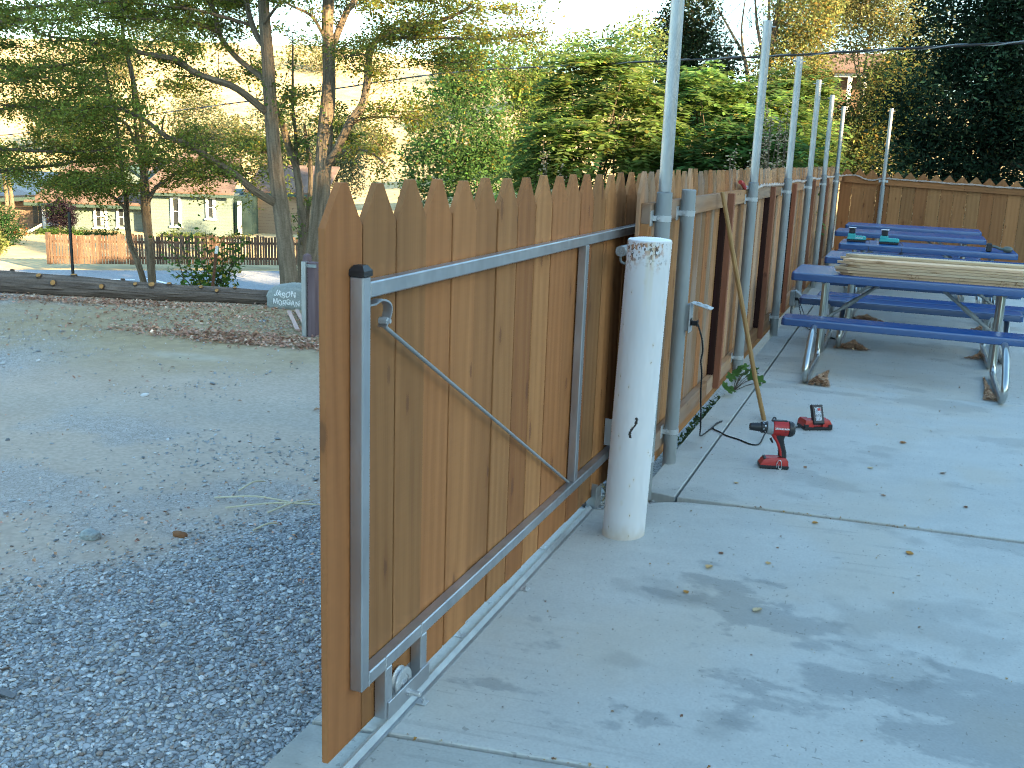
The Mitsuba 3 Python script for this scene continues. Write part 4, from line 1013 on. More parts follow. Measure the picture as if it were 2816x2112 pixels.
for (x, y, z, R_) in ((-1.0, 7.28, .20, .062), (-.95, 7.30, .17, .068), (-.90, 7.25, .15, .06), (-1.03, 7.16, .14, .055), (-.84, 7.24, .11, .062), (-1.02, 7.34, .12, .05), (-1.0, 6.95, .06, .06), (-1.04, 6.98, .09, .045), (-.97, 7.36, .22, .045), (-.90, 7.38, .18, .05)):
    z = ZG + .02 + z * .55
    m, c = round_leaf((x - .04, y + .03, z), R_ * .85, (pr.normal() * .5 + .1, -.55 + pr.normal() * .3, .8), np.array([.10, .19, .055]) * math.exp(pr.normal() * .2), pr)
    part(mp, 'leaf', m, 'leaf_vc', color=c)
    part(mp, 'stalk', tube(spline([(-1.05, 7.22, .02), ((x - 1.05) / 2, (y + 7.22) / 2, z * .7), (x, y, z - .01)], 4), .0028, 5), 'twig_bark', smooth=40)
wd = np.column_stack([pr.uniform(-1.15, -1.10, 500), pr.uniform(5.5, 7.1, 500), pr.uniform(-.06, .025, 500)])
m, c = leaves(wd, .3, .02 + .02 * pr.random(500), .5, leafcols(500, (.04, .06, .025), r=pr), r=pr)
struct('fence_foot_weeds', m, 'leaf_vc', 'low weeds in the gap under the fence', kind='stuff', color=c)

# ================================================================== THE LOT'S EDGE: log, boulder, posts
r6 = np.random.default_rng(51)
lg0, lg1 = np.array([-10.9, 8.15, .115]), np.array([-6.34, 9.50, -.035])
nl = 26; s = np.linspace(0, 1, nl)
lp = lg0 + (lg1 - lg0) * s[:, None]; lp[:, 2] += .01 * np.sin(s * 9) ; lp[:, 1] += .03 * np.sin(s * 5)
lrad = .15 - .072 * s
lp[:, 2] = terrain(lp[:, 0], lp[:, 1] - .1) + lrad * .93
log = thing('felled_log', 'long felled log with sawn branch stubs lying along the edge of the lot', 'log')
m, uv = tube_uv(lp, lrad, 26, .10, 3, cap=False)
part(log, 'trunk', m, 'log_bark', uv=uv, smooth=True)
e = (lp[-1] - lp[-2]); e /= np.linalg.norm(e)
part(log, 'end_face', lathe([(0, .070), (.05, .058), (.12, .028), (.14, .008)], lp[-1] - e * .01, e + np.array([0, -.1, -.05]), 14), 'raw_wood', 'splintered broken end', smooth=30)
for t_, a_, rr in ((.32, 1.9, .022), (.40, .95, .028), (.47, .35, .03), (.50, 1.5, .032), (.58, .3, .026), (.64, .85, .022), (.70, .9, .034), (.745, 1.25, .024), (.80, .95, .022), (.86, .6, .02), (.90, 1.2, .018), (.27, 1.75, .045), (.61, 1.75, .02)):
    i = int(t_ * (nl - 1)); c = lp[i]; d = np.array([.28, -.95, 0]) * math.cos(a_) + np.array([0, 0, 1.0]) * math.sin(a_)
    d = d / np.linalg.norm(d); R_ = lrad[i] * (1.0)
    b = c + d * (R_ * .80); tip = c + d * (R_ * 1.06 + .012)
    kn = part(log, 'branch_stub', tube([b, c + d * R_, tip], [rr * 1.55, rr * 1.25, rr * 1.08], 12), 'log_bark', smooth=40)
    part(kn, 'sawn_face', cyl(tip - d * .001, tip + d * .003, rr * 1.0, 14), 'cut_wood', 'orange sawn face')

bo = trimesh.creation.icosphere(subdivisions=4, radius=1.0); bv = np.asarray(bo.vertices).copy()
bv = np.sign(bv) * np.abs(bv) ** .72
nz = meshkit.fbm(bv * 1.6 + 4, 4, 2) - .5
bv = bv * (1 + .22 * nz[:, None] + .04 * (meshkit.fbm(bv * 5, 3, 8) - .5)[:, None]); bv = bv * np.array([.30, .17, .17])
bv[:, 2] -= .05 * bv[:, 0] * -1
bR = rz(.10); BO = np.array([-6.13, 9.30, .00])
bmesh = trimesh.Trimesh(bv @ bR.T + BO, bo.faces, process=False)
bk = thing('boulder', 'grey boulder with white hand painted lettering beside the log end', 'boulder')
part(bk, 'stone', bmesh, 'boulder_mat', smooth=True)
def paint_on(word, h, u0, z0, sq=1.0):
    tm = meshkit.text_mesh(word, h, .001, bold=True).subdivide_to_size(.02)
    v = np.asarray(tm.vertices).copy(); ax = bR @ np.array([1, 0, 0]); dn = bR @ np.array([0, 1, 0])
    P0 = BO + ax * 0 - dn * .6
    org = P0 + (v[:, :1] * sq + u0) * ax + np.column_stack([np.zeros(len(v)), np.zeros(len(v)), v[:, 1] + z0 + .010 * np.sin(v[:, 0] * 37)])
    hit, ri, _ = bmesh.ray.intersects_location(org, np.tile(dn, (len(v), 1)), multiple_hits=False)
    out = org + dn * .45; out[ri] = hit
    return trimesh.Trimesh(out - dn * (.001 + 2.5 * v[:, 2:3]), tm.faces, process=False)
part(bk, 'lettering', paint_on('JASON', .056, -.155, .040, 1.0), 'white_mark', 'white painted letters, upper line')
part(bk, 'lettering', paint_on('MORGAN', .056, -.168, -.045, .93), 'white_mark', 'white painted letters, lower line')

wp = thing('wooden_post', 'short round topped purple brown wooden post behind the boulder', 'post')
part(wp, 'shaft', lathe([(0, .045), (.66, .045), (.685, .038), (.70, .012)], (-5.655, 8.83, terrain(-5.65, 8.8) - .05), (0, 0, 1), 16), 'purple_wood', smooth=30)
wp = thing('wooden_post', 'purple brown wooden post with a galvanised angle bolted to it, nearer the gate', 'post')
gz = float(terrain(-5.05, 7.93))
part(wp, 'shaft', cbox((-5.025, 7.945, gz + .32), (.085, .085, .74), .006), 'purple_wood')
sa = part(wp, 'steel_angle', cat(cbox((-5.093, 7.885, gz + .345), (.045, .006, .70), .001), cbox((-5.071, 7.908, gz + .345), (.005, .05, .70), .001)), 'galv', 'galvanised angle iron')
part(sa, 'strap', cat(cbox((-5.03, 7.892, gz + .66), (.14, .005, .03), .001), cyl((-5.06, 7.886, gz + .665), (-5.06, 7.875, gz + .665), .008, 8)), 'galv_dull', smooth=30)
for (p, q, lab) in (((-5.93, 8.90), (-5.27, 8.05), 'pale reddish lath lying on the straw beside the purple posts, left of the pair'), ((-5.90, 9.0), (-5.19, 8.10), 'pale reddish lath lying on the straw beside the purple posts, right of the pair')):
    z0, z1 = float(terrain(*p)) + .016, float(terrain(*q)) + .016
    m, uv = beam((*p, z0 + .008), (*q, z1 + .008), .038, .016, (.8, .6, 0))
    single('lath', m, 'pink_lath', lab, 'lath', 'laths')
    labels['lath' if 'lath_001' not in scene else 'lath_001'].pop('group')
gz = float(terrain(-9.7, 9.85))
ps = thing('steel_stake', 'thin dark steel stake standing behind the left part of the log', 'stake')
part(ps, 'shaft', cbox((-9.75, 9.85, gz + .42), (.035, .022, 1.08), .003), 'cable_black')
tp = thing('fence_stake', 'rusty steel stake with white painted tip behind the log near the shrub', 'stake')
tb, tt_ = np.array([-7.80, 10.05, float(terrain(-7.8, 10.05)) - .05]), np.array([-7.70, 10.06, .41])
part(tp, 'shaft', tube([tb, tb + (tt_ - tb) * .86], .020, 6), 'rust_steel', smooth=30)
part(tp, 'painted_tip', tube([tb + (tt_ - tb) * .8602, tt_], .021, 6), 'white_mark', 'white painted tip', smooth=30)
rk = trimesh.creation.icosphere(subdivisions=2); rv_ = np.asarray(rk.vertices)
def rock(c, s_, seed): 
    q = np.sign(rv_) * np.abs(rv_) ** .8; q = q * (1 + .5 * (meshkit.fbm(q * 1.7 + seed, 3, seed) - .5)[:, None])
    return trimesh.Trimesh(q * np.array(s_) + np.array(c), rk.faces, process=False)
single('rock', rock((-3.21, 3.25, -.062), (.048, .036, .024), 3), 'boulder_mat', 'dark grey loose stone lying on the open gravel left of the gate', 'stone')
single('wood_chunk', rock((-2.88, 3.44, -.068), (.036, .018, .014), 6), 'raw_wood', 'small brown chip of wood on the gravel right of the loose stone', 'wood chip')
sr = np.random.default_rng(61)
for i, (x0, y0, x1, y1) in enumerate(((-3.02, 4.06, -2.98, 4.24), (-3.06, 3.92, -2.66, 4.02), (-2.92, 3.82, -2.52, 4.05), (-2.70, 3.85, -2.60, 4.10), (-2.45, 3.95, -2.30, 4.25), (-2.62, 3.62, -2.57, 3.75))):
    m_ = spline([(x0, y0, float(terrain(x0, y0)) + .012), ((x0 + x1) / 2 + .01, (y0 + y1) / 2, -.05), (x1, y1, float(terrain(x1, y1)) + .012)], 4)
    single('dry_straw', tube(m_, [.0045] * (len(m_) - 1) + [.0015], 6), 'straw', ['pale dry stalk pointing away from the others, farthest left beside the gate', 'longest pale dry stalk lying across the gravel toward the gate', 'pale dry stalk slanting across the longest one', 'short pale dry stalk lying above the longest one', 'dry pale stalk nearest the gate boards', 'shortest pale dry stalk, nearest the camera on the gravel'][i], 'straw', smooth=40)
scene['straw'] = pbr((.58, .52, .36), .7, .2)

# ================================================================== TREES
def twig_leaves(bough, n_twig, n_leaf, tl, lsize, base, yellow, r, flat=.55, start=.25, spread=.75, droop=.12):
    """side twigs along a bough with leaves along each twig. Returns twig tubes, leaf positions"""
    b = np.asarray(bough)[:, :3]; L = np.concatenate([[0], np.cumsum(np.linalg.norm(np.diff(b, axis=0), axis=1))])
    tubes, pos = [], []
    for i in range(n_twig):
        u = (start + (1 - start) * r.random()) * L[-1]
        p = np.array([np.interp(u, L, b[:, k]) for k in range(3)]); j = min(np.searchsorted(L, u), len(b) - 1); d = b[j] - b[max(j - 1, 0)]; d /= np.linalg.norm(d) + 1e-9
        a = r.random() * 6.283; side = np.array([math.cos(a), math.sin(a), r.normal() * .30])
        w = d * (.35 + .4 * r.random()) + side * spread; w /= np.linalg.norm(w)
        ln = tl * (.5 + r.random())
        q1 = p + w * ln * .5 + np.array([0, 0, .04]); q2 = p + w * ln + np.array([0, 0, -droop * ln])
        tubes.append(tube([p, q1, q2], [.006, .004, .0018], 4, caps=False))
        k = max(int(n_leaf * (.6 + .8 * r.random())), 4)
        s = .15 + .88 * r.random(k) ** .8
        c = np.where(s[:, None] < .5, p + (q1 - p) * (s[:, None] * 2), q1 + (q2 - q1) * (s[:, None] * 2 - 1))
        off = r.normal(size=(k, 3)) * np.array([.085, .085, .045]) * (.5 + ln)
        pos.append(c + off)
    return tubes, np.vstack(pos)

def make_tree(name, label, limbs, boughs, r, base, yellow, lsize, n_twig, n_leaf, tl, main=0, extra=None, ycol=(.26, .19, .03)):
    """limbs: (path with x,y,z,radius) lists; the first is the trunk"""
    k = thing(name, label, 'tree')
    for i, lb in enumerate(limbs):
        P = np.array(lb, float); sp = spline(P, 4)
        sp[:, 3] = np.maximum(sp[:, 3], .003)
        m, uv = tube_uv(sp[:, :3], sp[:, 3], 16 if sp[:, 3].max() > .04 else 9, .09 if i == 0 else .06, 10 + i)
        part(k, 'trunk' if i in ([main] if np.isscalar(main) else main) else 'branch', m, 'bark', uv=uv, smooth=True)
    tubes, pos = [], []
    for b, sc in boughs:
        t_, p_ = twig_leaves(spline(np.array(b, float), 4), max(int(n_twig * sc), 2), n_leaf, tl, lsize, base, yellow, r)
        tubes += t_; pos.append(p_)
    if extra is not None: pos.append(extra)
    pos = np.vstack(pos); n = len(pos)
    cols = leafcols(n, base, .32, yellow, ycol, r=r)
    m, c = leaves(pos, .45, lsize * (.6 + .7 * r.random(n)), .52, cols, .15, r=r)
    part(k, 'crown', m, 'leaf_vc', color=c)
    part(k, 'twigs', cat(tubes), 'twig_bark', kind='stuff', smooth=False)
    return k

def bough(p, az, length, rise, r, n=5, rad=.022):
    """a gently arching side bough from p"""
    out = [list(p) + [rad]]; q = np.array(p, float)
    for i in range(1, n):
        az += r.normal() * .22; el = rise * (1 - .7 * i / n) + r.normal() * .10
        q = q + np.array([math.cos(az) * math.cos(el), math.sin(az) * math.cos(el), math.sin(el)]) * length / (n - 1)
        out.append([*q, rad * (1 - .8 * i / n)])
    return out

A0 = [(-6.66, 10.05, -.45, .135), (-6.7, 10.09, -.05, .111), (-6.77, 10.14, .28, .101), (-6.89, 10.23, .79, .096), (-7.02, 10.31, 1.32, .088), (-7.14, 10.41, 1.92, .079), (-7.26, 10.53, 2.6, .073), (-7.39, 10.65, 3.27, .064), (-7.49, 10.76, 3.9, .051), (-7.63, 10.92, 4.9, .03), (-7.7, 11.0, 5.8, .012)]
A1 = [(-6.95, 10.25, .93, .05), (-7.1, 9.95, 1.11, .044), (-7.2, 9.79, 1.27, .037), (-7.37, 9.6, 1.43, .033), (-7.53, 9.41, 1.58, .03), (-7.68, 9.21, 1.67, .026), (-7.84, 9.03, 1.85, .022), (-8.07, 8.8, 1.95, .014), (-8.38, 8.5, 1.91, .008)]
A2 = [(-7.18, 10.42, 1.97, .047), (-7.36, 10.06, 2.23, .04), (-7.56, 9.86, 2.32, .035), (-7.68, 9.69, 2.39, .035), (-7.77, 9.53, 2.5, .032), (-7.95, 9.19, 2.54, .024), (-8.06, 9.01, 2.6, .021), (-8.18, 8.82, 2.59, .017), (-8.37, 8.61, 2.62, .011), (-8.59, 8.39, 2.64, .007)]
A3 = [(-7.22, 10.48, 2.30, .043), (-7.37, 10.55, 2.4, .037), (-7.72, 10.58, 2.61, .033), (-8.0, 10.64, 2.86, .031), (-8.16, 10.76, 3.13, .031), (-8.3, 10.86, 3.32, .029), (-8.49, 11.0, 3.72, .022), (-8.79, 11.12, 4.22, .014)]
A4 = [(-7.28, 10.56, 2.70, .039), (-7.45, 10.61, 2.85, .037), (-7.6, 10.69, 3.06, .035), (-7.73, 10.79, 3.3, .033), (-7.9, 10.92, 3.74, .022), (-8.18, 11.03, 4.26, .011)]
A5 = [(-7.28, 10.52, 3.0, .017), (-7.1, 10.38, 3.08, .017), (-6.9, 10.27, 3.21, .014), (-6.71, 10.21, 3.54, .01)]
A6 = [(-8.0, 10.66, 2.9, .022), (-8.2, 10.3, 3.0, .018), (-8.5, 9.9, 2.98, .012), (-8.9, 9.5, 2.95, .006)]
A7 = [(-7.6, 10.7, 3.0, .02), (-7.95, 10.2, 3.1, .016), (-8.3, 9.8, 3.12, .012), (-8.7, 9.3, 3.1, .006)]
rA = np.random.default_rng(71)
bA = [(A1, 1.3), (A2, 1.5), (A3, 1.0), (A4, .9), (A5, .5), (A6, .9), (A7, .9)] + [(bough((-7.3, 10.6, 2.7 + .35 * i), 2.6 + rA.normal() * .8, 1.7, .35, rA), .7) for i in range(5)] + [(bough((-7.45 - .04 * i, 10.75 + .03 * i, 3.5 + .28 * i), i * 2.3, 1.9, .35, rA), 1.4) for i in range(9)]
make_tree('lot_tree', 'tree with leaning trunk and long left limb directly behind the painted boulder', [A0, A1, A2, A3, A4, A5, A6, A7], bA, rA, (.175, .205, .045), .06, .046, 25, 108, .50)

B0 = [(-6.70, 10.55, -.8, .15), (-6.72, 10.60, -.2, .13), (-6.75, 10.69, .23, .116), (-6.75, 10.82, .77, .112), (-6.78, 10.97, 1.43, .103), (-6.80, 11.04, 1.72, .098), (-6.83, 11.18, 2.31, .085), (-6.87, 11.25, 2.66, .076), (-6.92, 11.31, 3.02, .071), (-6.96, 11.39, 3.37, .071), (-7.03, 11.52, 4.02, .056), (-7.15, 11.69, 5.0, .03), (-7.2, 11.8, 5.9, .01)]
B1 = [(-6.76, 10.98, 1.38, .062), (-6.59, 10.94, 1.55, .053), (-6.41, 10.96, 1.9, .052), (-6.23, 10.96, 2.13, .048), (-6.15, 10.93, 2.42, .043), (-6.08, 10.9, 2.77, .04), (-5.84, 10.9, 2.93, .036), (-5.53, 10.9, 3.0, .025), (-5.22, 10.9, 3.04, .021), (-4.84, 10.95, 3.2, .012)]
B2 = [(-5.91, 11.0, 2.88, .021), (-5.24, 10.89, 2.87, .016), (-4.51, 10.8, 2.84, .012), (-3.84, 10.71, 2.91, .006)]
B3 = [(-6.87, 11.26, 2.68, .045), (-6.89, 11.44, 2.92, .043), (-6.86, 11.68, 3.29, .039), (-6.86, 11.85, 3.43, .037), (-6.88, 12.12, 4.0, .023)]
B4 = [(-6.50, 10.98, 1.70, .02), (-6.43, 11.03, 1.88, .02), (-6.22, 11.05, 1.97, .015), (-5.9, 11.1, 1.99, .011), (-5.58, 11.13, 1.97, .006)]
B5 = [(-6.62, 10.96, 1.50, .02), (-6.31, 10.83, 1.59, .017), (-6.01, 10.69, 1.59, .015), (-5.68, 10.52, 1.46, .008)]
B6 = [(-6.90, 11.27, 2.85, .02), (-7.01, 11.19, 3.09, .02), (-7.06, 11.08, 3.18, .018), (-7.24, 10.93, 3.27, .013), (-7.36, 10.81, 3.42, .009)]
rB = np.random.default_rng(72)
bB = [(B1, 1.6), (B2, 1.2), (B3, .7), (B4, .55), (B5, .35), (B6, .4)] + [(bough((-6.05, 10.95, 2.3 + .15 * i), -.2 + rB.normal() * .9, 1.3, .35, rB), .75) for i in range(5)] + [(bough((-6.95, 11.4, 3.2 + .4 * i), rB.random() * 6.28, 1.5, .4, rB), .6) for i in range(4)] + [(bough((-7.05 - .02 * i, 11.5 + .04 * i, 3.7 + .26 * i), i * 2.4, 2.1, .35, rB), .9) for i in range(9)] + [(bough((-6.95, 11.3, 3.35 + .35 * i), -.45 + .12 * (i % 3 - 1), 2.6, .25, rB), 1.2) for i in range(6)] + [(bough((-5.6, 10.95, 3.0), .1, 1.3, .25, rB), .55), (bough((-6.2, 10.95, 2.1), -.4, 1.1, -.05, rB), .4)]
make_tree('lot_tree', 'tree with thick upright trunk, right of the leaning one, limb arching over the fence', [B0, B1, B2, B3, B4, B5, B6], bB, rB, (.175, .205, .05), .16, .044, 22, 92, .46)

M1 = [(-7.09, 10.93, -.9, .051), (-7.17, 11.06, .17, .054), (-7.21, 11.15, .59, .054), (-7.31, 11.24, 1.09, .05), (-7.39, 11.29, 1.41, .042), (-7.42, 11.35, 1.71, .023), (-7.5, 11.41, 2.08, .021), (-7.56, 11.51, 2.56, .014), (-7.61, 11.6, 3.02, .007)]
M1b = [(-7.37, 11.28, 1.33, .042), (-7.46, 11.25, 1.59, .046), (-7.53, 11.23, 1.84, .041), (-7.56, 11.2, 1.97, .037), (-7.57, 11.16, 2.05, .027)]
M2 = [(-7.24, 11.2, -.9, .033), (-7.33, 11.43, .57, .033), (-7.34, 11.55, 1.08, .033), (-7.39, 11.62, 1.44, .031), (-7.46, 11.65, 1.67, .026), (-7.5, 11.68, 1.9, .012)]
rM = np.random.default_rng(73)
bM = [(M1, .5), (M1b, .5)] + [(bough((-7.4, 11.35, 1.4 + .22 * i), rM.random() * 6.28, .8, .3, rM), .5) for i in range(5)]
make_tree('lot_tree', 'slender double stemmed tree between the two thick trunks', [M1, M1b, M2], bM, rM, (.13, .19, .052), .08, .05, 18, 70, .38, main=[0, 2])

C1 = [(-10.07, 11.66, -.8, .066), (-10.08, 11.67, -.43, .058), (-10.18, 11.76, .1, .058), (-10.26, 11.82, .47, .066), (-10.33, 11.89, .84, .066), (-10.37, 11.93, 1.08, .056), (-10.38, 12.0, 1.36, .037), (-10.48, 12.06, 1.79, .034), (-10.73, 12.17, 2.6, .032), (-10.88, 12.22, 3.02, .026), (-10.96, 12.32, 3.57, .021), (-11.0, 12.4, 4.4, .01)]
C1b = [(-10.30, 11.87, .68, .032), (-10.14, 11.87, .93, .029), (-9.92, 11.88, 1.07, .023), (-9.72, 11.88, 1.2, .015), (-9.53, 11.89, 1.36, .01)]
C1c = [(-10.37, 11.93, 1.02, .037), (-10.41, 11.91, 1.36, .034), (-10.43, 11.9, 1.63, .031), (-10.45, 11.88, 1.95, .02), (-10.4, 11.8, 2.6, .012)]
C1d = [(-10.37, 11.96, 1.12, .026), (-10.34, 12.1, 1.44, .024), (-10.32, 12.24, 1.64, .019), (-10.33, 12.36, 1.95, .009)]
C2 = [(-10.23, 11.71, -.8, .05), (-10.27, 11.71, -.42, .045), (-10.4, 11.74, -.1, .042), (-10.52, 11.75, .14, .04), (-10.6, 11.8, .45, .04), (-10.66, 11.87, .82, .037), (-10.76, 11.92, 1.19, .032), (-10.88, 12.0, 1.69, .026), (-11.02, 12.07, 2.18, .024), (-11.2, 12.13, 2.73, .016), (-11.3, 12.2, 3.4, .008)]
C2b = [(-10.62, 11.82, .56, .024), (-10.56, 11.68, .68, .024), (-10.69, 11.49, .88, .021), (-10.79, 11.27, .96, .015), (-10.84, 11.06, .97, .01)]
C2c = [(-10.39, 11.92, 1.28, .023), (-10.36, 11.63, 1.8, .02), (-10.35, 11.28, 1.86, .017), (-10.56, 10.83, 1.9, .017), (-10.83, 10.37, 1.98, .014), (-10.89, 9.98, 1.98, .012)]
rC = np.random.default_rng(74)
bC = [(C1b, .6), (C1c, .5), (C1d, .4), (C2b, .7), (C2c, 1.1)] + [(bough((-10.5 - .05 * i, 12.0, 1.25 + .24 * i), [2.6, -1.6, 3.4, -.9, .3, 3.0, -2.2, 1.2, -.3, 2.2][i], 1.9, .22, rC), .95) for i in range(10)] + [(bough((-10.6, 11.85, .95), a_, 1.5, .1, rC), .7) for a_ in (-2.0, -2.7, 3.3)] + [(bough((-10.3, 11.85, z_), a_, 1.8, .06, rC), .8) for z_, a_ in ((.95, -.35), (1.15, .1), (1.3, -.7), (1.0, -1.3), (1.45, .45))]
make_tree('lot_tree', 'low forked tree with two crossing stems behind the left half of the log', [C1, C1b, C1c, C1d, C2, C2b, C2c], bC, rC, (.17, .20, .045), .06, .047, 23, 105, .50, main=[0, 4])

D0 = [(-12.75, 10.35, -.7, .10), (-12.72, 10.4, .6, .09), (-12.65, 10.45, 1.6, .08), (-12.6, 10.5, 2.6, .06), (-12.55, 10.55, 3.6, .04), (-12.5, 10.6, 4.6, .015)]
rD = np.random.default_rng(75)
lD = [bough((-12.68, 10.42, z), a, 2.6, .18, rD, 6, .035) for z, a in ((.95, .9), (1.35, .2), (1.8, 1.1), (2.1, -.2), (2.5, .7), (2.8, .1), (3.1, 1.3), (3.4, .4))]
make_tree('lot_tree', 'tree at the left edge of the view whose boughs reach in over the log', [D0] + lD, [(b, 1.25) for b in lD], rD, (.17, .20, .045), .06, .047, 24, 108, .52)

# shrub growing up behind the log
r7 = np.random.default_rng(81)
sh = thing('young_shrub', 'young leafy green shrub growing behind the log beside the rusty stake', 'shrub')
stems, pos = [], []
for i in range(16):
    a = r7.random() * 6.28; b = np.array([-8.05 + r7.normal() * .12, 10.45 + r7.normal() * .12, -.55]); t_ = b + np.array([math.cos(a) * .55 * r7.random() ** .5, math.sin(a) * .45 * r7.random() ** .5, .55 + .55 * r7.random()])
    stems.append(tube(spline([b, (b + t_) / 2 + (0, 0, .1), t_], 4), [.006] * 8 + [.002], 5)); q = r7.random((60, 1)) * .8 + .25
    pos.append(b + (t_ - b) * q + r7.normal(size=(60, 3)) * .07)
pos = np.vstack(pos); m, c = leaves(pos, .5, .055 + .05 * r7.random(len(pos)), .5, leafcols(len(pos), (.085, .16, .04), .25, .12, (.32, .28, .05), r=r7), .1, r=r7)
part(sh, 'foliage', m, 'leaf_vc', color=c); part(sh, 'stem', cat(stems), 'twig_bark', kind='stuff')

# ================================================================== OVERHEAD WIRE
wpts = np.array([(2.9, 8.9, 2.66), (.76, 10.45, 2.755), (-1.82, 12.79, 2.85), (-5.0, 15.0, 2.92), (-8.14, 16.98, 2.93), (-12.18, 18.67, 2.62), (-18, 20.3, 2.1), (-23.7, 21.7, 1.55), (-32, 23.5, 1.1)])
ow = thing('overhead_wire', 'black twisted overhead wire crossing above the fence and the trees', 'wire')
ws = spline(wpts, 30); tt = np.arange(len(ws)) * .9
part(ow, 'cable', tube(ws, .0125, 8), 'cable_black', smooth=40)
part(ow, 'messenger', tube(ws + np.column_stack([.012 * np.cos(tt) * .3, .012 * np.cos(tt), .013 * np.sin(tt)]), .006, 6), 'galv_dull', smooth=40)

# ================================================================== ACROSS THE ROAD: stake fence, houses, shrubs
sf = thing('stake_fence', 'low rustic fence of narrow weathered stakes across the road', 'fence')
r8 = np.random.default_rng(91)
stk = []
fa, fb = np.array([-23.98, 23.30]), np.array([-16.5, 28.75]); FL_ = np.linalg.norm(fb - fa); fd = (fb - fa) / FL_
fn_ = np.array([-fd[1], fd[0]])
s_ = 0.10
while s_ < FL_:
    w = .055 + .03 * r8.random(); c = fa + fd * s_ + fn_ * r8.normal() * .008
    h0 = .88 + r8.normal() * .025
    m = bx(-w / 2, w / 2, -.014, .014, 0, h0, .003); m = move(m, rz(math.atan2(fd[1], fd[0])) @ ry(r8.normal() * .01), (c[0], c[1], -2.17)); stk.append(m)
    s_ += .080 + .012 * r8.random()
part(sf, 'stake', cat(stk), 'stake_wood', 'narrow upright stakes', kind='stuff')
for z in (-1.98, -1.50):
    m, uv = beam((*(fa - fn_ * -.035), z), (*(fb - fn_ * -.035), z), .07, .04, (0, 0, 1)); part(sf, 'rail', m, 'stake_wood', uv=uv)
for s_ in np.arange(.02, FL_, 2.35):
    c = fa + fd * s_ + fn_ * .08; part(sf, 'post', cbox((c[0], c[1], -1.72), (.12, .12, .95), .01), 'stake_wood')

# green cottage; u along the wall (to the right in view), w towards the camera, z up
HE = np.array([.931, .365, 0]); HN = np.array([.365, -.931, 0]); HO = np.array([-.365, .931, 0]) * 45.0
def hp(u, w, z): return HO + HE * u + HN * w + np.array([0, 0, z])
def hb(u0, u1, w0, w1, z0, z1, ch=.01):
    m = cbox(((u0 + u1) / 2, (w0 + w1) / 2, (z0 + z1) / 2), (u1 - u0, w1 - w0, z1 - z0), ch)
    v = np.asarray(m.vertices); P = HO + v[:, :1] * HE + v[:, 1:2] * HN + v[:, 2:] * np.array([0, 0, 1.0])
    return trimesh.Trimesh(P, m.faces[:, ::-1], process=False)
def hprism(pts_uz, w0, w1):
    n = len(pts_uz); v = np.array([hp(u, w0, z) for u, z in pts_uz] + [hp(u, w1, z) for u, z in pts_uz]); return hull(v)
def hroof(a, b, c, d, th=.07):
    """a roof slab through four (u, w, z) corners"""
    P = np.array([hp(*q) for q in (a, b, c, d)]); nn = np.cross(P[1] - P[0], P[3] - P[0]); nn /= np.linalg.norm(nn)
    return hull(np.vstack([P, P + nn * th * (1 if nn[2] > 0 else -1)]))
ho = thing('green_cottage', 'grey green cottage with white window trim and brown roof across the road', 'house')
part(ho, 'wall', hb(-20.9, -15.75, -5, -.8, -4.2, -1.36), 'house_green')
part(ho, 'wall', hb(-15.745, -12.23, -6, .25, -4.2, -.70), 'house_green', 'sunlit right hand wall')
rf = part(ho, 'roof', hroof((-21.5, -.35, -1.36), (-15.5, -.35, -1.36), (-16.2, -4.5, .55), (-20.6, -4.5, .55)), 'shingle')
part(rf, 'fascia', hb(-21.5, -15.50, -.36, -.29, -1.50, -1.365), 'trim_green')
rf2 = part(ho, 'roof', hroof((-16.1, .65, -.68), (-11.95, .65, -.68), (-12.6, -3.6, .9), (-15.6, -3.6, .9)), 'shingle')
part(rf2, 'fascia', hb(-16.1, -11.95, .64, .71, -.80, -.685), 'trim_green')
gbl = part(ho, 'gable', hprism([(-18.15, -.45), (-16.25, -.45), (-17.35, .28)], -3.0, -1.9), 'house_green', 'green gable on the roof')
part(gbl, 'bargeboard', hroof((-18.35, -1.7, -.55), (-18.35, -3.2, -.55), (-17.38, -3.2, .33), (-17.38, -1.7, .33), .08), 'trim_green')
part(gbl, 'bargeboard', hroof((-16.05, -1.7, -.55), (-16.05, -3.2, -.55), (-17.37, -3.2, .33), (-17.37, -1.7, .33), .08), 'trim_green')
def window(par, u0, u1, z0, z1, w, curtain=True, mull=True):
    wi = part(par, 'window', hb(u0 + .06, u1 - .06, w, w + .03, z0 + .07, z1 - .05, .002), 'window_dark')
    part(wi, 'frame', cat(hb(u0, u0 + .115, w + .001, w + .09, z0, z1), hb(u1 - .115, u1, w + .001, w + .09, z0, z1), hb(u0 + .116, u1 - .116, w + .001, w + .08, z1 - .07, z1)), 'trim_white')
    part(wi, 'sill', hb(u0 - .05, u1 + .05, w + .001, w + .13, z0 - .09, z0 - .002), 'trim_white')
    part(wi, 'sash', hb(u0 + .117, u1 - .117, w + .032, w + .055, (z0 + z1) / 2 - .02, (z0 + z1) / 2 + .02), 'trim_white')
    if curtain: part(wi, 'curtain', hb(u0 + .30, u0 + .46, w + .0305, w + .038, z0 + .09, z1 - .08, .002), 'curtain')
window(ho, -18.62, -18.01, -2.38, -1.44, -.80)
window(ho, -17.60, -17.12, -2.34, -1.44, -.80)
window(ho, -14.82, -14.36, -2.10, -.86, .25, False)
window(ho, -13.28, -12.86, -1.72, -.80, .25, False)
window(ho, -20.66, -20.12, -2.30, -1.44, -.80, True)
part(ho, 'corner_board', hb(-20.90, -20.76, -.799, -.70, -4.2, -1.45), 'trim_white')
part(ho, 'entry_wall', hb(-12.20, -11.45, -3, -.3, -4.2, -.75), 'trim_green', 'dark recessed entry at the right end')
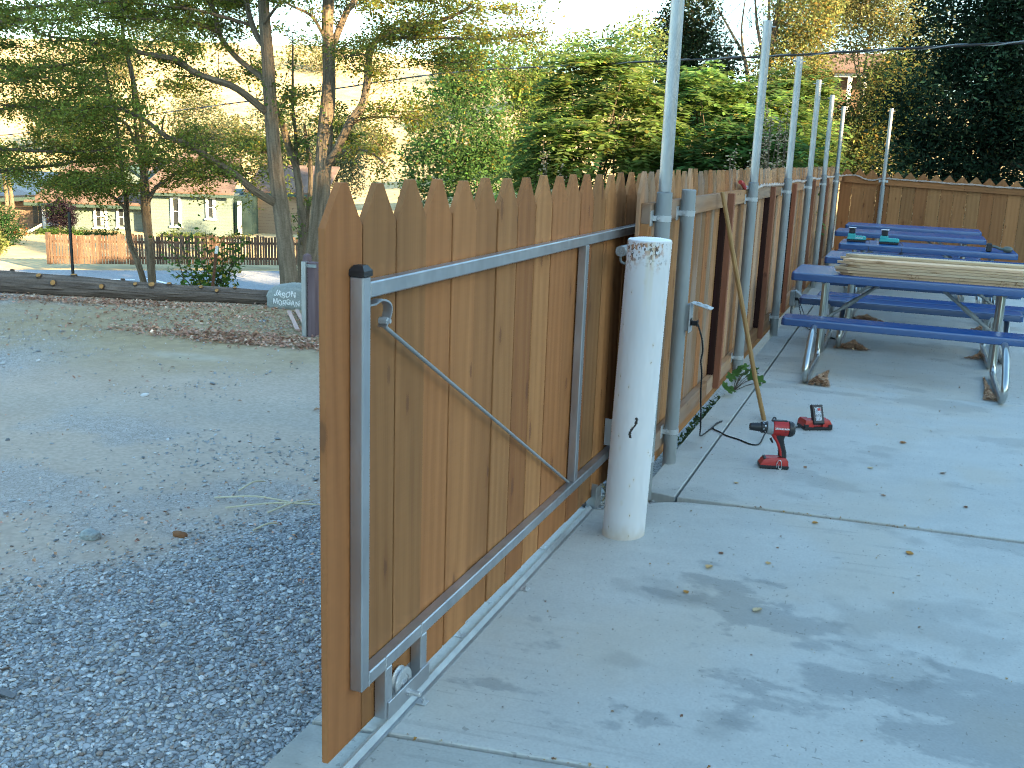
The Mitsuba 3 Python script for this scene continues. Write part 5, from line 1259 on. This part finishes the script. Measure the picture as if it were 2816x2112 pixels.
part(ho, 'entry_column', hb(-11.98, -11.82, -.1, .06, -4.2, -.95), 'trim_white')
st_ = part(ho, 'stair_rail', cat(hb(-20.80, -20.62, 1.0, 1.12, -3.9, -2.62)), 'trim_white', 'white porch stair railing')
part(st_, 'hand_rail', hull([hp(u, w, z) for u, z in ((-20.85, -2.68), (-20.85, -2.56), (-20.15, -2.28), (-20.15, -2.16)) for w in (1.0, 1.12)]), 'trim_white')
part(ho, 'porch_step', hb(-21.0, -20.1, .2, 1.4, -4.2, -3.45), 'trim_green')
hw = thing('brown_cottage', 'brown sided cottage with low roof at the left behind the bushes', 'house')
part(hw, 'wall', hb(-25.5, -21.0, -5, -1.0, -4.2, -1.40), 'house_brown')
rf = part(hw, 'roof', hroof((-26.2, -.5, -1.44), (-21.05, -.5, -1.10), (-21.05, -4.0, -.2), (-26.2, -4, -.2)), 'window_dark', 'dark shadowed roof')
part(rf, 'fascia', hull([hp(u, w, z) for u, z in ((-26.2, -1.62), (-26.2, -1.46), (-21.05, -1.28), (-21.05, -1.12)) for w in (-.49, -.42)]), 'trim_green')
wi = part(hw, 'window', hb(-21.42, -20.92, -.999, -.96, -2.32, -1.46, .002), 'window_dark')
part(wi, 'sash', hb(-21.19, -21.16, -.959, -.94, -2.3, -1.48), 'house_tan')
hw = thing('tan_shed', 'low tan building in dappled sun just right of the green cottage', 'building')
part(hw, 'wall', hb(-11.9, -8.5, -6, -1.5, -4.2, -.62), 'house_tan')
rf = part(hw, 'roof', hroof((-12.0, -1.2, -.62), (-8.3, -1.2, -.62), (-8.3, -5, .5), (-12.0, -5, .5)), 'shingle')
part(rf, 'fascia', hb(-12.0, -8.3, -1.21, -1.15, -.75, -.63), 'trim_green')
hh_ = thing('hill_house', 'far house with white porch posts glimpsed through the golden trees', 'house')
q = np.array([-2.58, 43.64, 4.3])
part(hh_, 'wall', move(bx(-2.2, 2.2, .6, 3, -2.4, 1.0, .01), None, q), 'house_brown')
part(hh_, 'roof', move(hull([(sx * 2.5, y, z) for sx in (-1, 1) for y, z in ((-.3, .80), (-.3, .9), (1.8, 1.7), (3.3, .9))]), None, q), 'shingle')
for dx in (-.30, .26): part(hh_, 'porch_post', move(bx(dx - .08, dx + .08, -.1, .06, -1.3, .80, .01), None, q), 'trim_white')
part(hh_, 'porch_beam', move(bx(-.9, .5, -.099, .059, .64, .79, .01), None, q), 'trim_white')

# ---------------- shrubs and trees beyond the fences
def shrub(name, label, cat_, lobes, n, lsize, base, r, yellow=0.0, ycol=(.30, .22, .04), trunk=None, aspect=.5, var=.28, bias=.4, hollow=.45, clump=.16, tones=.25, per=14):
    """foliage: leaf clumps through the volume of the lobes (cx, cy, cz, rx, ry, rz)"""
    k = thing(name, label, cat_)
    lob = np.array(lobes, float); vol = np.prod(lob[:, 3:6], axis=1) ** (2 / 3.); idx = r.choice(len(lob), n // per + 1, p=vol / vol.sum())
    d = r.normal(size=(len(idx), 3)); d /= np.linalg.norm(d, axis=1, keepdims=True)
    rad = (hollow + (1 - hollow) * r.random(len(idx)) ** .6)
    wob = 1 + .55 * (meshkit.fbm(d * 2.2 + idx[:, None] * 3.1, 3, 5) - .5)
    c = lob[idx, :3] + d * (rad * wob)[:, None] * lob[idx, 3:6]
    cc = np.repeat(c, per, axis=0)[:n]; tone = np.repeat(np.exp(r.normal(size=(len(c), 1)) * tones), per, axis=0)[:n]
    pos = cc + r.normal(size=(len(cc), 3)) * clump * np.mean(lob[:, 3:6])
    cols = leafcols(len(pos), base, var, yellow, ycol, r=r) * tone
    m, col = leaves(pos, bias, lsize * (.6 + .8 * r.random(len(pos))), aspect, np.clip(cols, .004, .7), .15, r=r)
    part(k, 'crown' if cat_ == 'tree' else 'foliage', m, 'leaf_vc', color=col)
    ctr = lob[:, :3].mean(0); bz = float(terrain(ctr[0], ctr[1]))
    rt = trunk or .06
    base_p = np.array([ctr[0], ctr[1], bz - .1])
    m, uv = tube_uv(spline([base_p, base_p + (ctr - base_p) * .5 + (r.normal() * .1, r.normal() * .1, 0), ctr + (0, 0, .3 * lob[0, 5])], 5), np.linspace(rt, rt * .35, 11), 9, .08, 3)
    part(k, 'trunk', m, 'bark', uv=uv, smooth=True)
    for i in range(min(len(lob), 6)):
        a = base_p + (ctr - base_p) * .55; b = lob[i, :3]
        m, uv = tube_uv(spline([a, (a + b) / 2 + (0, 0, -.1), b], 4), np.linspace(rt * .55, rt * .15, 9), 7, .05, 3)
        part(k, 'branch', m, 'bark', uv=uv, smooth=True)
    return k
rS = np.random.default_rng(101)
shrub('broad_shrub', 'dense green shrub tree behind the gate boards, dark on its left side', 'tree', [(-9.4, 20.7, 2.1, 1.05, 1.05, 1.25), (-9.3, 20.9, 3.3, .7, .7, .7), (-9.9, 20.5, 1.2, .7, .7, .8), (-8.9, 20.8, 1.1, .7, .7, .8)], 20000, .085, (.075, .15, .05), rS, .04)
shrub('broad_shrub', 'bright yellow green willowy shrub tree just right of the dark leaved one', 'tree', [(-8.35, 22.4, 2.2, .75, .8, 1.2), (-8.1, 22.3, 1.2, .8, .8, .8), (-8.6, 22.5, 3.4, .8, .8, .7)], 14000, .085, (.14, .21, .06), rS, .08)
shrub('broad_shrub', 'small olive brown shrub on the bright slope between the green ones', 'shrub', [(-10.6, 29.2, 2.3, .55, .6, .8), (-10.4, 29.1, 1.4, .5, .5, .6)], 3200, .085, (.085, .085, .045), rS, .1)

shrub('airy_tree', 'pale airy light green tree rising behind the nearest fern leaved tree', 'tree', [(-7.1, 24.2, 3.1, 1.0, 1.0, 1.1), (-6.5, 24.3, 4.1, .75, .7, .65), (-7.9, 24.3, 3.9, .6, .6, .6)], 8000, .10, (.20, .27, .095), rS, .05)
# large-leaved sumac-like suckers just behind the side fence
def pinnate(label, cx, cy, zb, zc, rad, rz_, ntip, r, base):
    """many-stemmed tree with long drooping pinnate leaves massed over a rounded crown"""
    k = thing('fern_leaved_tree', label, 'tree')
    pos, dirs, cols, stems = [], [], [], []
    for i in range(ntip):
        d0 = r.normal(size=3); d0[2] = abs(d0[2]) * 1.2 - .55; d0 /= np.linalg.norm(d0)
        lump = 1 + .5 * (float(meshkit.fbm(d0[None] * 2.1 + cx, 3, 6)[0]) - .5)
        c = np.array([cx, cy, zc]); t_ = c + d0 * np.array([rad, rad, rz_]) * lump * (.45 + .55 * r.random() ** .5)
        b = np.array([cx + r.normal() * .2, cy + r.normal() * .2, zb])
        if i % 4 == 0:
            sp_ = spline([b, (b * .55 + t_ * .45) + r.normal(size=3) * .08 + np.array([0, 0, .1]), t_], 5); stems.append(tube(sp_, np.linspace(.028, .007, len(sp_)), 6))
        tone = math.exp(r.normal() * .25)
        for j in range(9):
            az = r.random() * 6.28; el = .35 + r.normal() * .35
            L = .36 + .24 * r.random(); d = np.array([math.cos(az) * math.cos(el), math.sin(az) * math.cos(el), math.sin(el)]) + d0 * .45; d /= np.linalg.norm(d)
            n = 9; s_ = np.linspace(.12, 1, n); arc = t_ + r.normal(size=3) * .05 + d * L * s_[:, None] + np.array([0, 0, -1.0]) * (s_[:, None] ** 2) * L * .5
            sd = np.cross(d, [0, 0, 1.0]); sd /= np.linalg.norm(sd)
            for sg in (-1, 1):
                pos.append(arc); dirs.append(np.tile(sd * sg + d * .45, (n, 1)) + np.array([0, 0, -.35]) + r.normal(size=(n, 3)) * .15); cols.append(leafcols(n, np.array(base) * tone, .12, .03, (.3, .26, .06), r=r))
            if j % 3 == 0: stems.append(tube(arc, .0025, 3, caps=False))
    pos, dirs, cols = np.vstack(pos), np.vstack(dirs), np.vstack(cols); n = len(pos)
    dirs /= np.linalg.norm(dirs, axis=1, keepdims=True); sv = np.cross(dirs, np.array([0, 0, 1.0]) + r.normal(size=(n, 3)) * .25); sv /= np.linalg.norm(sv, axis=1, keepdims=True)
    L = (.11 + .05 * r.random((n, 1))); W = L * .24
    v = np.stack([pos, pos + dirs * L * .4 + sv * W, pos + dirs * L, pos + dirs * L * .4 - sv * W], 1).reshape(-1, 3); i = np.arange(n) * 4
    part(k, 'crown', trimesh.Trimesh(v, np.vstack([np.stack([i, i + 1, i + 2], 1), np.stack([i, i + 2, i + 3], 1)]), process=False), 'leaf_vc', color=np.repeat(cols, 4, axis=0))
    part(k, 'stem', cat(stems), 'twig_bark', kind='stuff')
rP = np.random.default_rng(111)
pinnate('bright fern leaved tree rising behind the tall pole nearest the bollard', -4.45, 15.0, -.3, 1.75, 1.05, 1.35, 115, rP, (.20, .29, .085))
pinnate('fern leaved tree behind the side fence between the first and second tall poles', -3.05, 16.6, -.3, 1.7, 1.25, 1.3, 125, rP, (.17, .27, .075))
pinnate('darker fern leaved tree low behind the side fence left of the second pole', -2.35, 14.6, -.3, 1.25, .8, .85, 80, rP, (.10, .185, .055))
pinnate('smaller bright fern leaved tree close to the corner of the two fences', -2.45, 20.5, -.3, 1.9, 1.0, 1.3, 90, rP, (.18, .27, .08))

shrub('juniper_tree', 'dark shaggy juniper standing behind the fern leaved trees', 'tree', [(-7.6, 33.0, 4.7, .9, 1, 1.5), (-6.6, 33.4, 4.3, 1.1, 1, 1.3), (-7.1, 33.2, 6.2, .8, .8, 1.3), (-7.2, 33, 3.0, 1.2, 1.2, 1.0)], 24000, .12, (.032, .05, .024), rS, .06, (.25, .15, .05))
gold = (.20, .225, .085)
for (lab, lo, n, col, yl) in (('golden leaved tree, leftmost of the golden ones beyond the yard corner', [(-4.3, 36.6, 4.6, 1.3, 1.3, 1.6), (-4.0, 36.3, 6.6, 1.2, 1.2, 1.3), (-4.7, 36, 2.8, 1.0, 1.0, 1.2)], 26000, gold, .25),
                              ('tall pale golden tree behind the far corner of the two fences', [(-2.7, 39.4, 6.7, 1.7, 1.4, 1.6), (-1.7, 39, 7.4, 1.6, 1.4, 1.5), (-3.3, 39, 7.8, 1.4, 1.2, 1.4), (-.4, 38.5, 5.2, 1.3, 1.2, 1.6)], 30000, (.22, .235, .11), .15),
                              ('olive and orange mottled tree below the pale golden one', [(-2.6, 35.0, 2.3, 1.7, 1.3, 1.5), (-1.0, 34.5, 2.2, 1.2, 1.2, 1.5), (-.9, 34.8, 4.0, 1.1, 1.1, 1.2)], 28000, (.12, .15, .055), .16),
                              ('orange tinged bush directly behind the second tall pole', [(-3.9, 30.0, 1.8, 1.1, 1, 1.3), (-4.4, 29.6, .9, 1.1, 1, .9)], 12000, (.10, .12, .045), .14)):
    shrub('golden_tree', lab, 'tree' if 'tree' in lab else 'shrub', lo, n, .115, col, rS, yl * .6, (.34, .23, .07))
con = [(.9, 29.2, 3.2, 1.9, 1.8, 2.0), (2.3, 29.0, 4.2, 2.0, 1.8, 2.2), (1.1, 29.6, 5.9, 1.7, 1.6, 1.7), (3.2, 28.8, 6.8, 2.2, 1.9, 2.2), (.3, 28.8, 1.2, 1.6, 1.5, 1.6), (2.9, 28.4, 1.6, 2.0, 1.7, 1.9)]
shrub('dark_evergreen', 'very dark dense evergreen filling the right behind the back fence', 'tree', con, 95000, .13, (.022, .042, .025), rS, .008, (.10, .07, .02), trunk=.25, hollow=.30, aspect=.42, clump=.11, tones=.6, per=40)
shrub('dark_evergreen', 'broad dark evergreen on the ridge outside the view, shading the trees of the lot', 'tree', [(42.45, -12.2, 20, 2.7, 2.7, 5.0), (42.45, -12.2, 15, 2.8, 2.8, 4.0), (42.0, -14.0, 18, 2.5, 2.5, 4)], 14000, .6, (.02, .036, .02), rS, .01, trunk=.5)
shrub('dark_evergreen', 'second dark evergreen, mostly beyond the right edge of the view', 'tree', [(6.5, 25.5, 4.5, 2.2, 2.2, 3.0), (6.6, 25.5, 8.0, 1.6, 1.6, 2.4)], 16000, .13, (.02, .036, .02), rS, .01, trunk=.25)
shrub('dark_evergreen', 'tall dark evergreen outside the view to the right of the yard', 'tree', [(12.0, 24.6, 4, 2.6, 2.6, 3.4), (12.0, 24.6, 7.5, 1.6, 1.6, 2.0)], 14000, .15, (.02, .036, .02), rS, .01, trunk=.3)

# bare tree against the sky
rb_ = np.random.default_rng(121)
btk = thing('bare_tree', 'bare leafless tree against the white sky behind the second tall pole', 'tree')
def limb(path, rad, name): 
    sp_ = spline(path, 5); m, uv = tube_uv(sp_, np.linspace(rad[0], rad[1], len(sp_)), 9, .06, 4); part(btk, name, m, 'bark', uv=uv, smooth=True)
limb([(-5.2, 36, -1), (-5.25, 36, 2.5), (-5.1, 36, 4.2), (-4.95, 36, 5.6), (-4.8, 36.1, 7.4), (-4.4, 36.1, 9)], (.17, .05), 'trunk')
limb([(-5.25, 36, 3.0), (-5.6, 35.9, 4.1), (-5.85, 35.9, 5.0), (-6.3, 36, 5.7), (-6.9, 36, 6.6)], (.10, .025), 'branch')
limb([(-5.05, 36, 4.5), (-5.35, 36, 5.4), (-5.6, 36.1, 6.4), (-5.8, 36.2, 7.8)], (.08, .02), 'branch')
limb([(-4.95, 36, 5.5), (-5.15, 35.9, 6.4), (-5.2, 35.8, 7.6)], (.06, .02), 'branch')
limb([(-5.85, 35.9, 5.0), (-6.0, 35.9, 5.9), (-5.95, 36, 7.2)], (.05, .015), 'branch')
tw = []
for i in range(60):
    p = np.array([-5.5 + rb_.normal() * .7, 36 + rb_.normal() * .2, 5.2 + rb_.random() * 2.6]); d = np.array([rb_.normal() * .5, rb_.normal() * .2, .5 + rb_.random() * .5]); tw.append(tube([p, p + d * .5 + (.05, 0, 0), p + d * 1.0], [.014, .009, .004], 4))
part(btk, 'twigs', cat(tw), 'twig_bark', kind='stuff')

# dried mallow stalks with seed heads
rh = np.random.default_rng(131)
def stalks(label, cx, cy, n, zt, spread):
    k = thing('dried_stalks', label, 'plant'); tb_, pos = [], []
    for i in range(n):
        b = np.array([cx + rh.normal() * spread, cy + rh.normal() * spread, -.1]); t_ = b + np.array([rh.normal() * .10, rh.normal() * .1, zt * (.72 + .3 * rh.random()) + .1])
        sp_ = spline([b, (b + t_) / 2 + rh.normal(size=3) * .03, t_], 5); tb_.append(tube(sp_, np.linspace(.007, .003, len(sp_)), 5))
        u = rh.random((46, 1)) * .62 + .40; pos.append(b + (t_ - b) * u + rh.normal(size=(46, 3)) * .028)
    pos = np.vstack(pos); m, c = stones(pos, .014 + .009 * rh.random(len(pos)), np.clip(np.array([.38, .31, .21]) * np.exp(rh.normal(size=(len(pos), 1)) * .3), .05, .7), r=rh)
    part(k, 'seed_heads', m, 'stone_vc', color=c, kind='stuff'); part(k, 'stem', cat(tb_), 'twig_bark', kind='stuff')
stalks('dried brown seed stalks standing behind the side fence between the third and fourth poles', -1.62, 12.7, 17, 2.25, .17)
stalks('second clump of dried seed stalks, shorter and beside the tall one', -1.95, 12.3, 9, 1.75, .14)
stalks('pale dried seed stalks poking up behind the pickets of the gate', -4.35, 12.55, 6, 1.78, .10)

# left side planting
rl2 = np.random.default_rng(141)
def hshrub(name, label, u, w, z, ru, rw, rz_, n, ls, col, yl=0.0, yc_=(.3, .2, .05)):
    c = hp(u, w, z); shrub(name, label, 'shrub', [(c[0], c[1], c[2], (ru + rw) / 2, (ru + rw) / 2, rz_), (*(c + HE * ru * .4), (ru + rw) / 2.6, (ru + rw) / 2.6, rz_ * .8), (*(c - HE * ru * .4), (ru + rw) / 2.6, (ru + rw) / 2.6, rz_ * .8)], n, ls, col, rl2, yl, yc_)
hshrub('purple_shrub', 'dark purple leaved shrub in front of the green cottage wall', -19.35, .9, -1.75, .62, .5, .75, 5200, .085, (.030, .022, .034))
for i, (u, col, lab) in enumerate(((-19.6, (.075, .13, .035), 'low green hedge plant under the purple shrub'), (-18.4, (.07, .125, .035), 'low green hedge plant below the nearest cottage window'), (-17.2, (.075, .12, .035), 'low green hedge plant below the middle cottage window'), (-14.3, (.12, .16, .05), 'sunlit green hedge plant under the right cottage wall'), (-13.2, (.13, .165, .05), 'pale green hedge plant near the cottage entry'), (-11.6, (.12, .155, .045), 'yellow green plant at the foot of the tan shed'))):
    hshrub('hedge_plant', lab, u, 1.6, -2.62, .66, .5, .40, 3600, .075, col)
hshrub('dark_bush', 'large dark green bush at the left edge across the road', -19.4, 7, -1.9, 1.1, .9, 1.1, 9000, .09, (.032, .075, .028))
hshrub('grass_clump', 'pale yellow green grass clump at the left edge beside the path', -17.9, 10.5, -2.1, .75, .6, .55, 4200, .10, (.17, .20, .07))
hshrub('flower_bush', 'reddish green bush beside the porch stair', -20.7, 2.2, -2.75, .55, .5, .55, 3400, .07, (.085, .10, .035), .2, (.34, .09, .03))
for i, (u, w, z, rr, lab) in enumerate(((-13.2, -14, 1.8, 2.0, 'grey green pine behind the cottage roof, left'), (-9.8, -12, 1.6, 1.8, 'grey green pine behind the tan shed'), (-19.5, -20, 2.6, 1.8, 'pale olive tree on the hill behind the cottage gable'))):
    c = hp(u, w, z); shrub('hill_tree', lab, 'tree', [(c[0], c[1], c[2], rr, rr, rr * 1.1), (c[0] + .3, c[1], c[2] - 1.4, rr * .9, rr * .9, rr * .8)], 11000, .15, (.12, .145, .085), rl2, .12, (.35, .28, .12))
hill = [(-62, 62, 1.6, 'round olive shrub low on the left hillside'), (-52, 70, 1.5, 'round olive shrub above the cottage on the hillside'), (-75, 82, 2.2, 'pale oak halfway up the left hillside'), (-60, 95, 2.3, 'oak high on the hillside above the cottage'), (-42, 74, 1.6, 'shrub on the slope above the tan shed'), (-46, 100, 2.4, 'oak high on the slope above the leaning tree'), (-30, 80, 1.7, 'pale shrub on the bright slope above the gate'), (-85, 100, 2.6, 'oak near the left hilltop'), (-33, 112, 2.4, 'oak near the hilltop over the gate'), (-24, 60, 1.2, 'small shrub low on the bright slope behind the gate'), (-16, 72, 1.6, 'olive shrub on the slope behind the juniper')]
for x, y, rr, lab in hill:
    z = float(terrain(x, y)); shrub('hill_shrub', lab, 'tree' if 'oak' in lab else 'shrub', [(x, y, z + rr * .8, rr * 1.2, rr * 1.2, rr * .8), (x + rr, y, z + rr * .5, rr * .8, rr * .8, rr * .6)], 3000, .24, (.125, .135, .06), rl2, .15, (.32, .26, .1))
tgr = thing('porch_tree', 'forked brown trunk tree in front of the brown cottage', 'tree')
for a_, b_, c_ in ((-22.3, -21.9, .0), (-22.2, -22.55, .3), (-21.95, -21.7, -.1)):
    m, uv = tube_uv(spline([hp(-20.6, 3 + c_, -3.6), hp((a_ - 19.3) / 2, 3 + c_, -2.5), hp(b_ + 1.3, 3, -1.2), hp(b_ + 1.2, 3, .2)], 5), np.linspace(.14, .06, 16), 9, .08, 5)
    part(tgr, 'trunk', m, 'bark', uv=uv, smooth=True)
cq = hp(-21.2, 3, .3); rr = rl2
d = rr.normal(size=(5200, 3)); d /= np.linalg.norm(d, axis=1, keepdims=True); pos = cq + d * (rr.random((5200, 1)) ** .5) * np.array([2.0, 2.0, 1.1])
m, c = leaves(pos, .4, .10 + .06 * rr.random(5200), .5, leafcols(5200, (.05, .085, .03), r=rr), .1, r=rr); part(tgr, 'crown', m, 'leaf_vc', color=c)
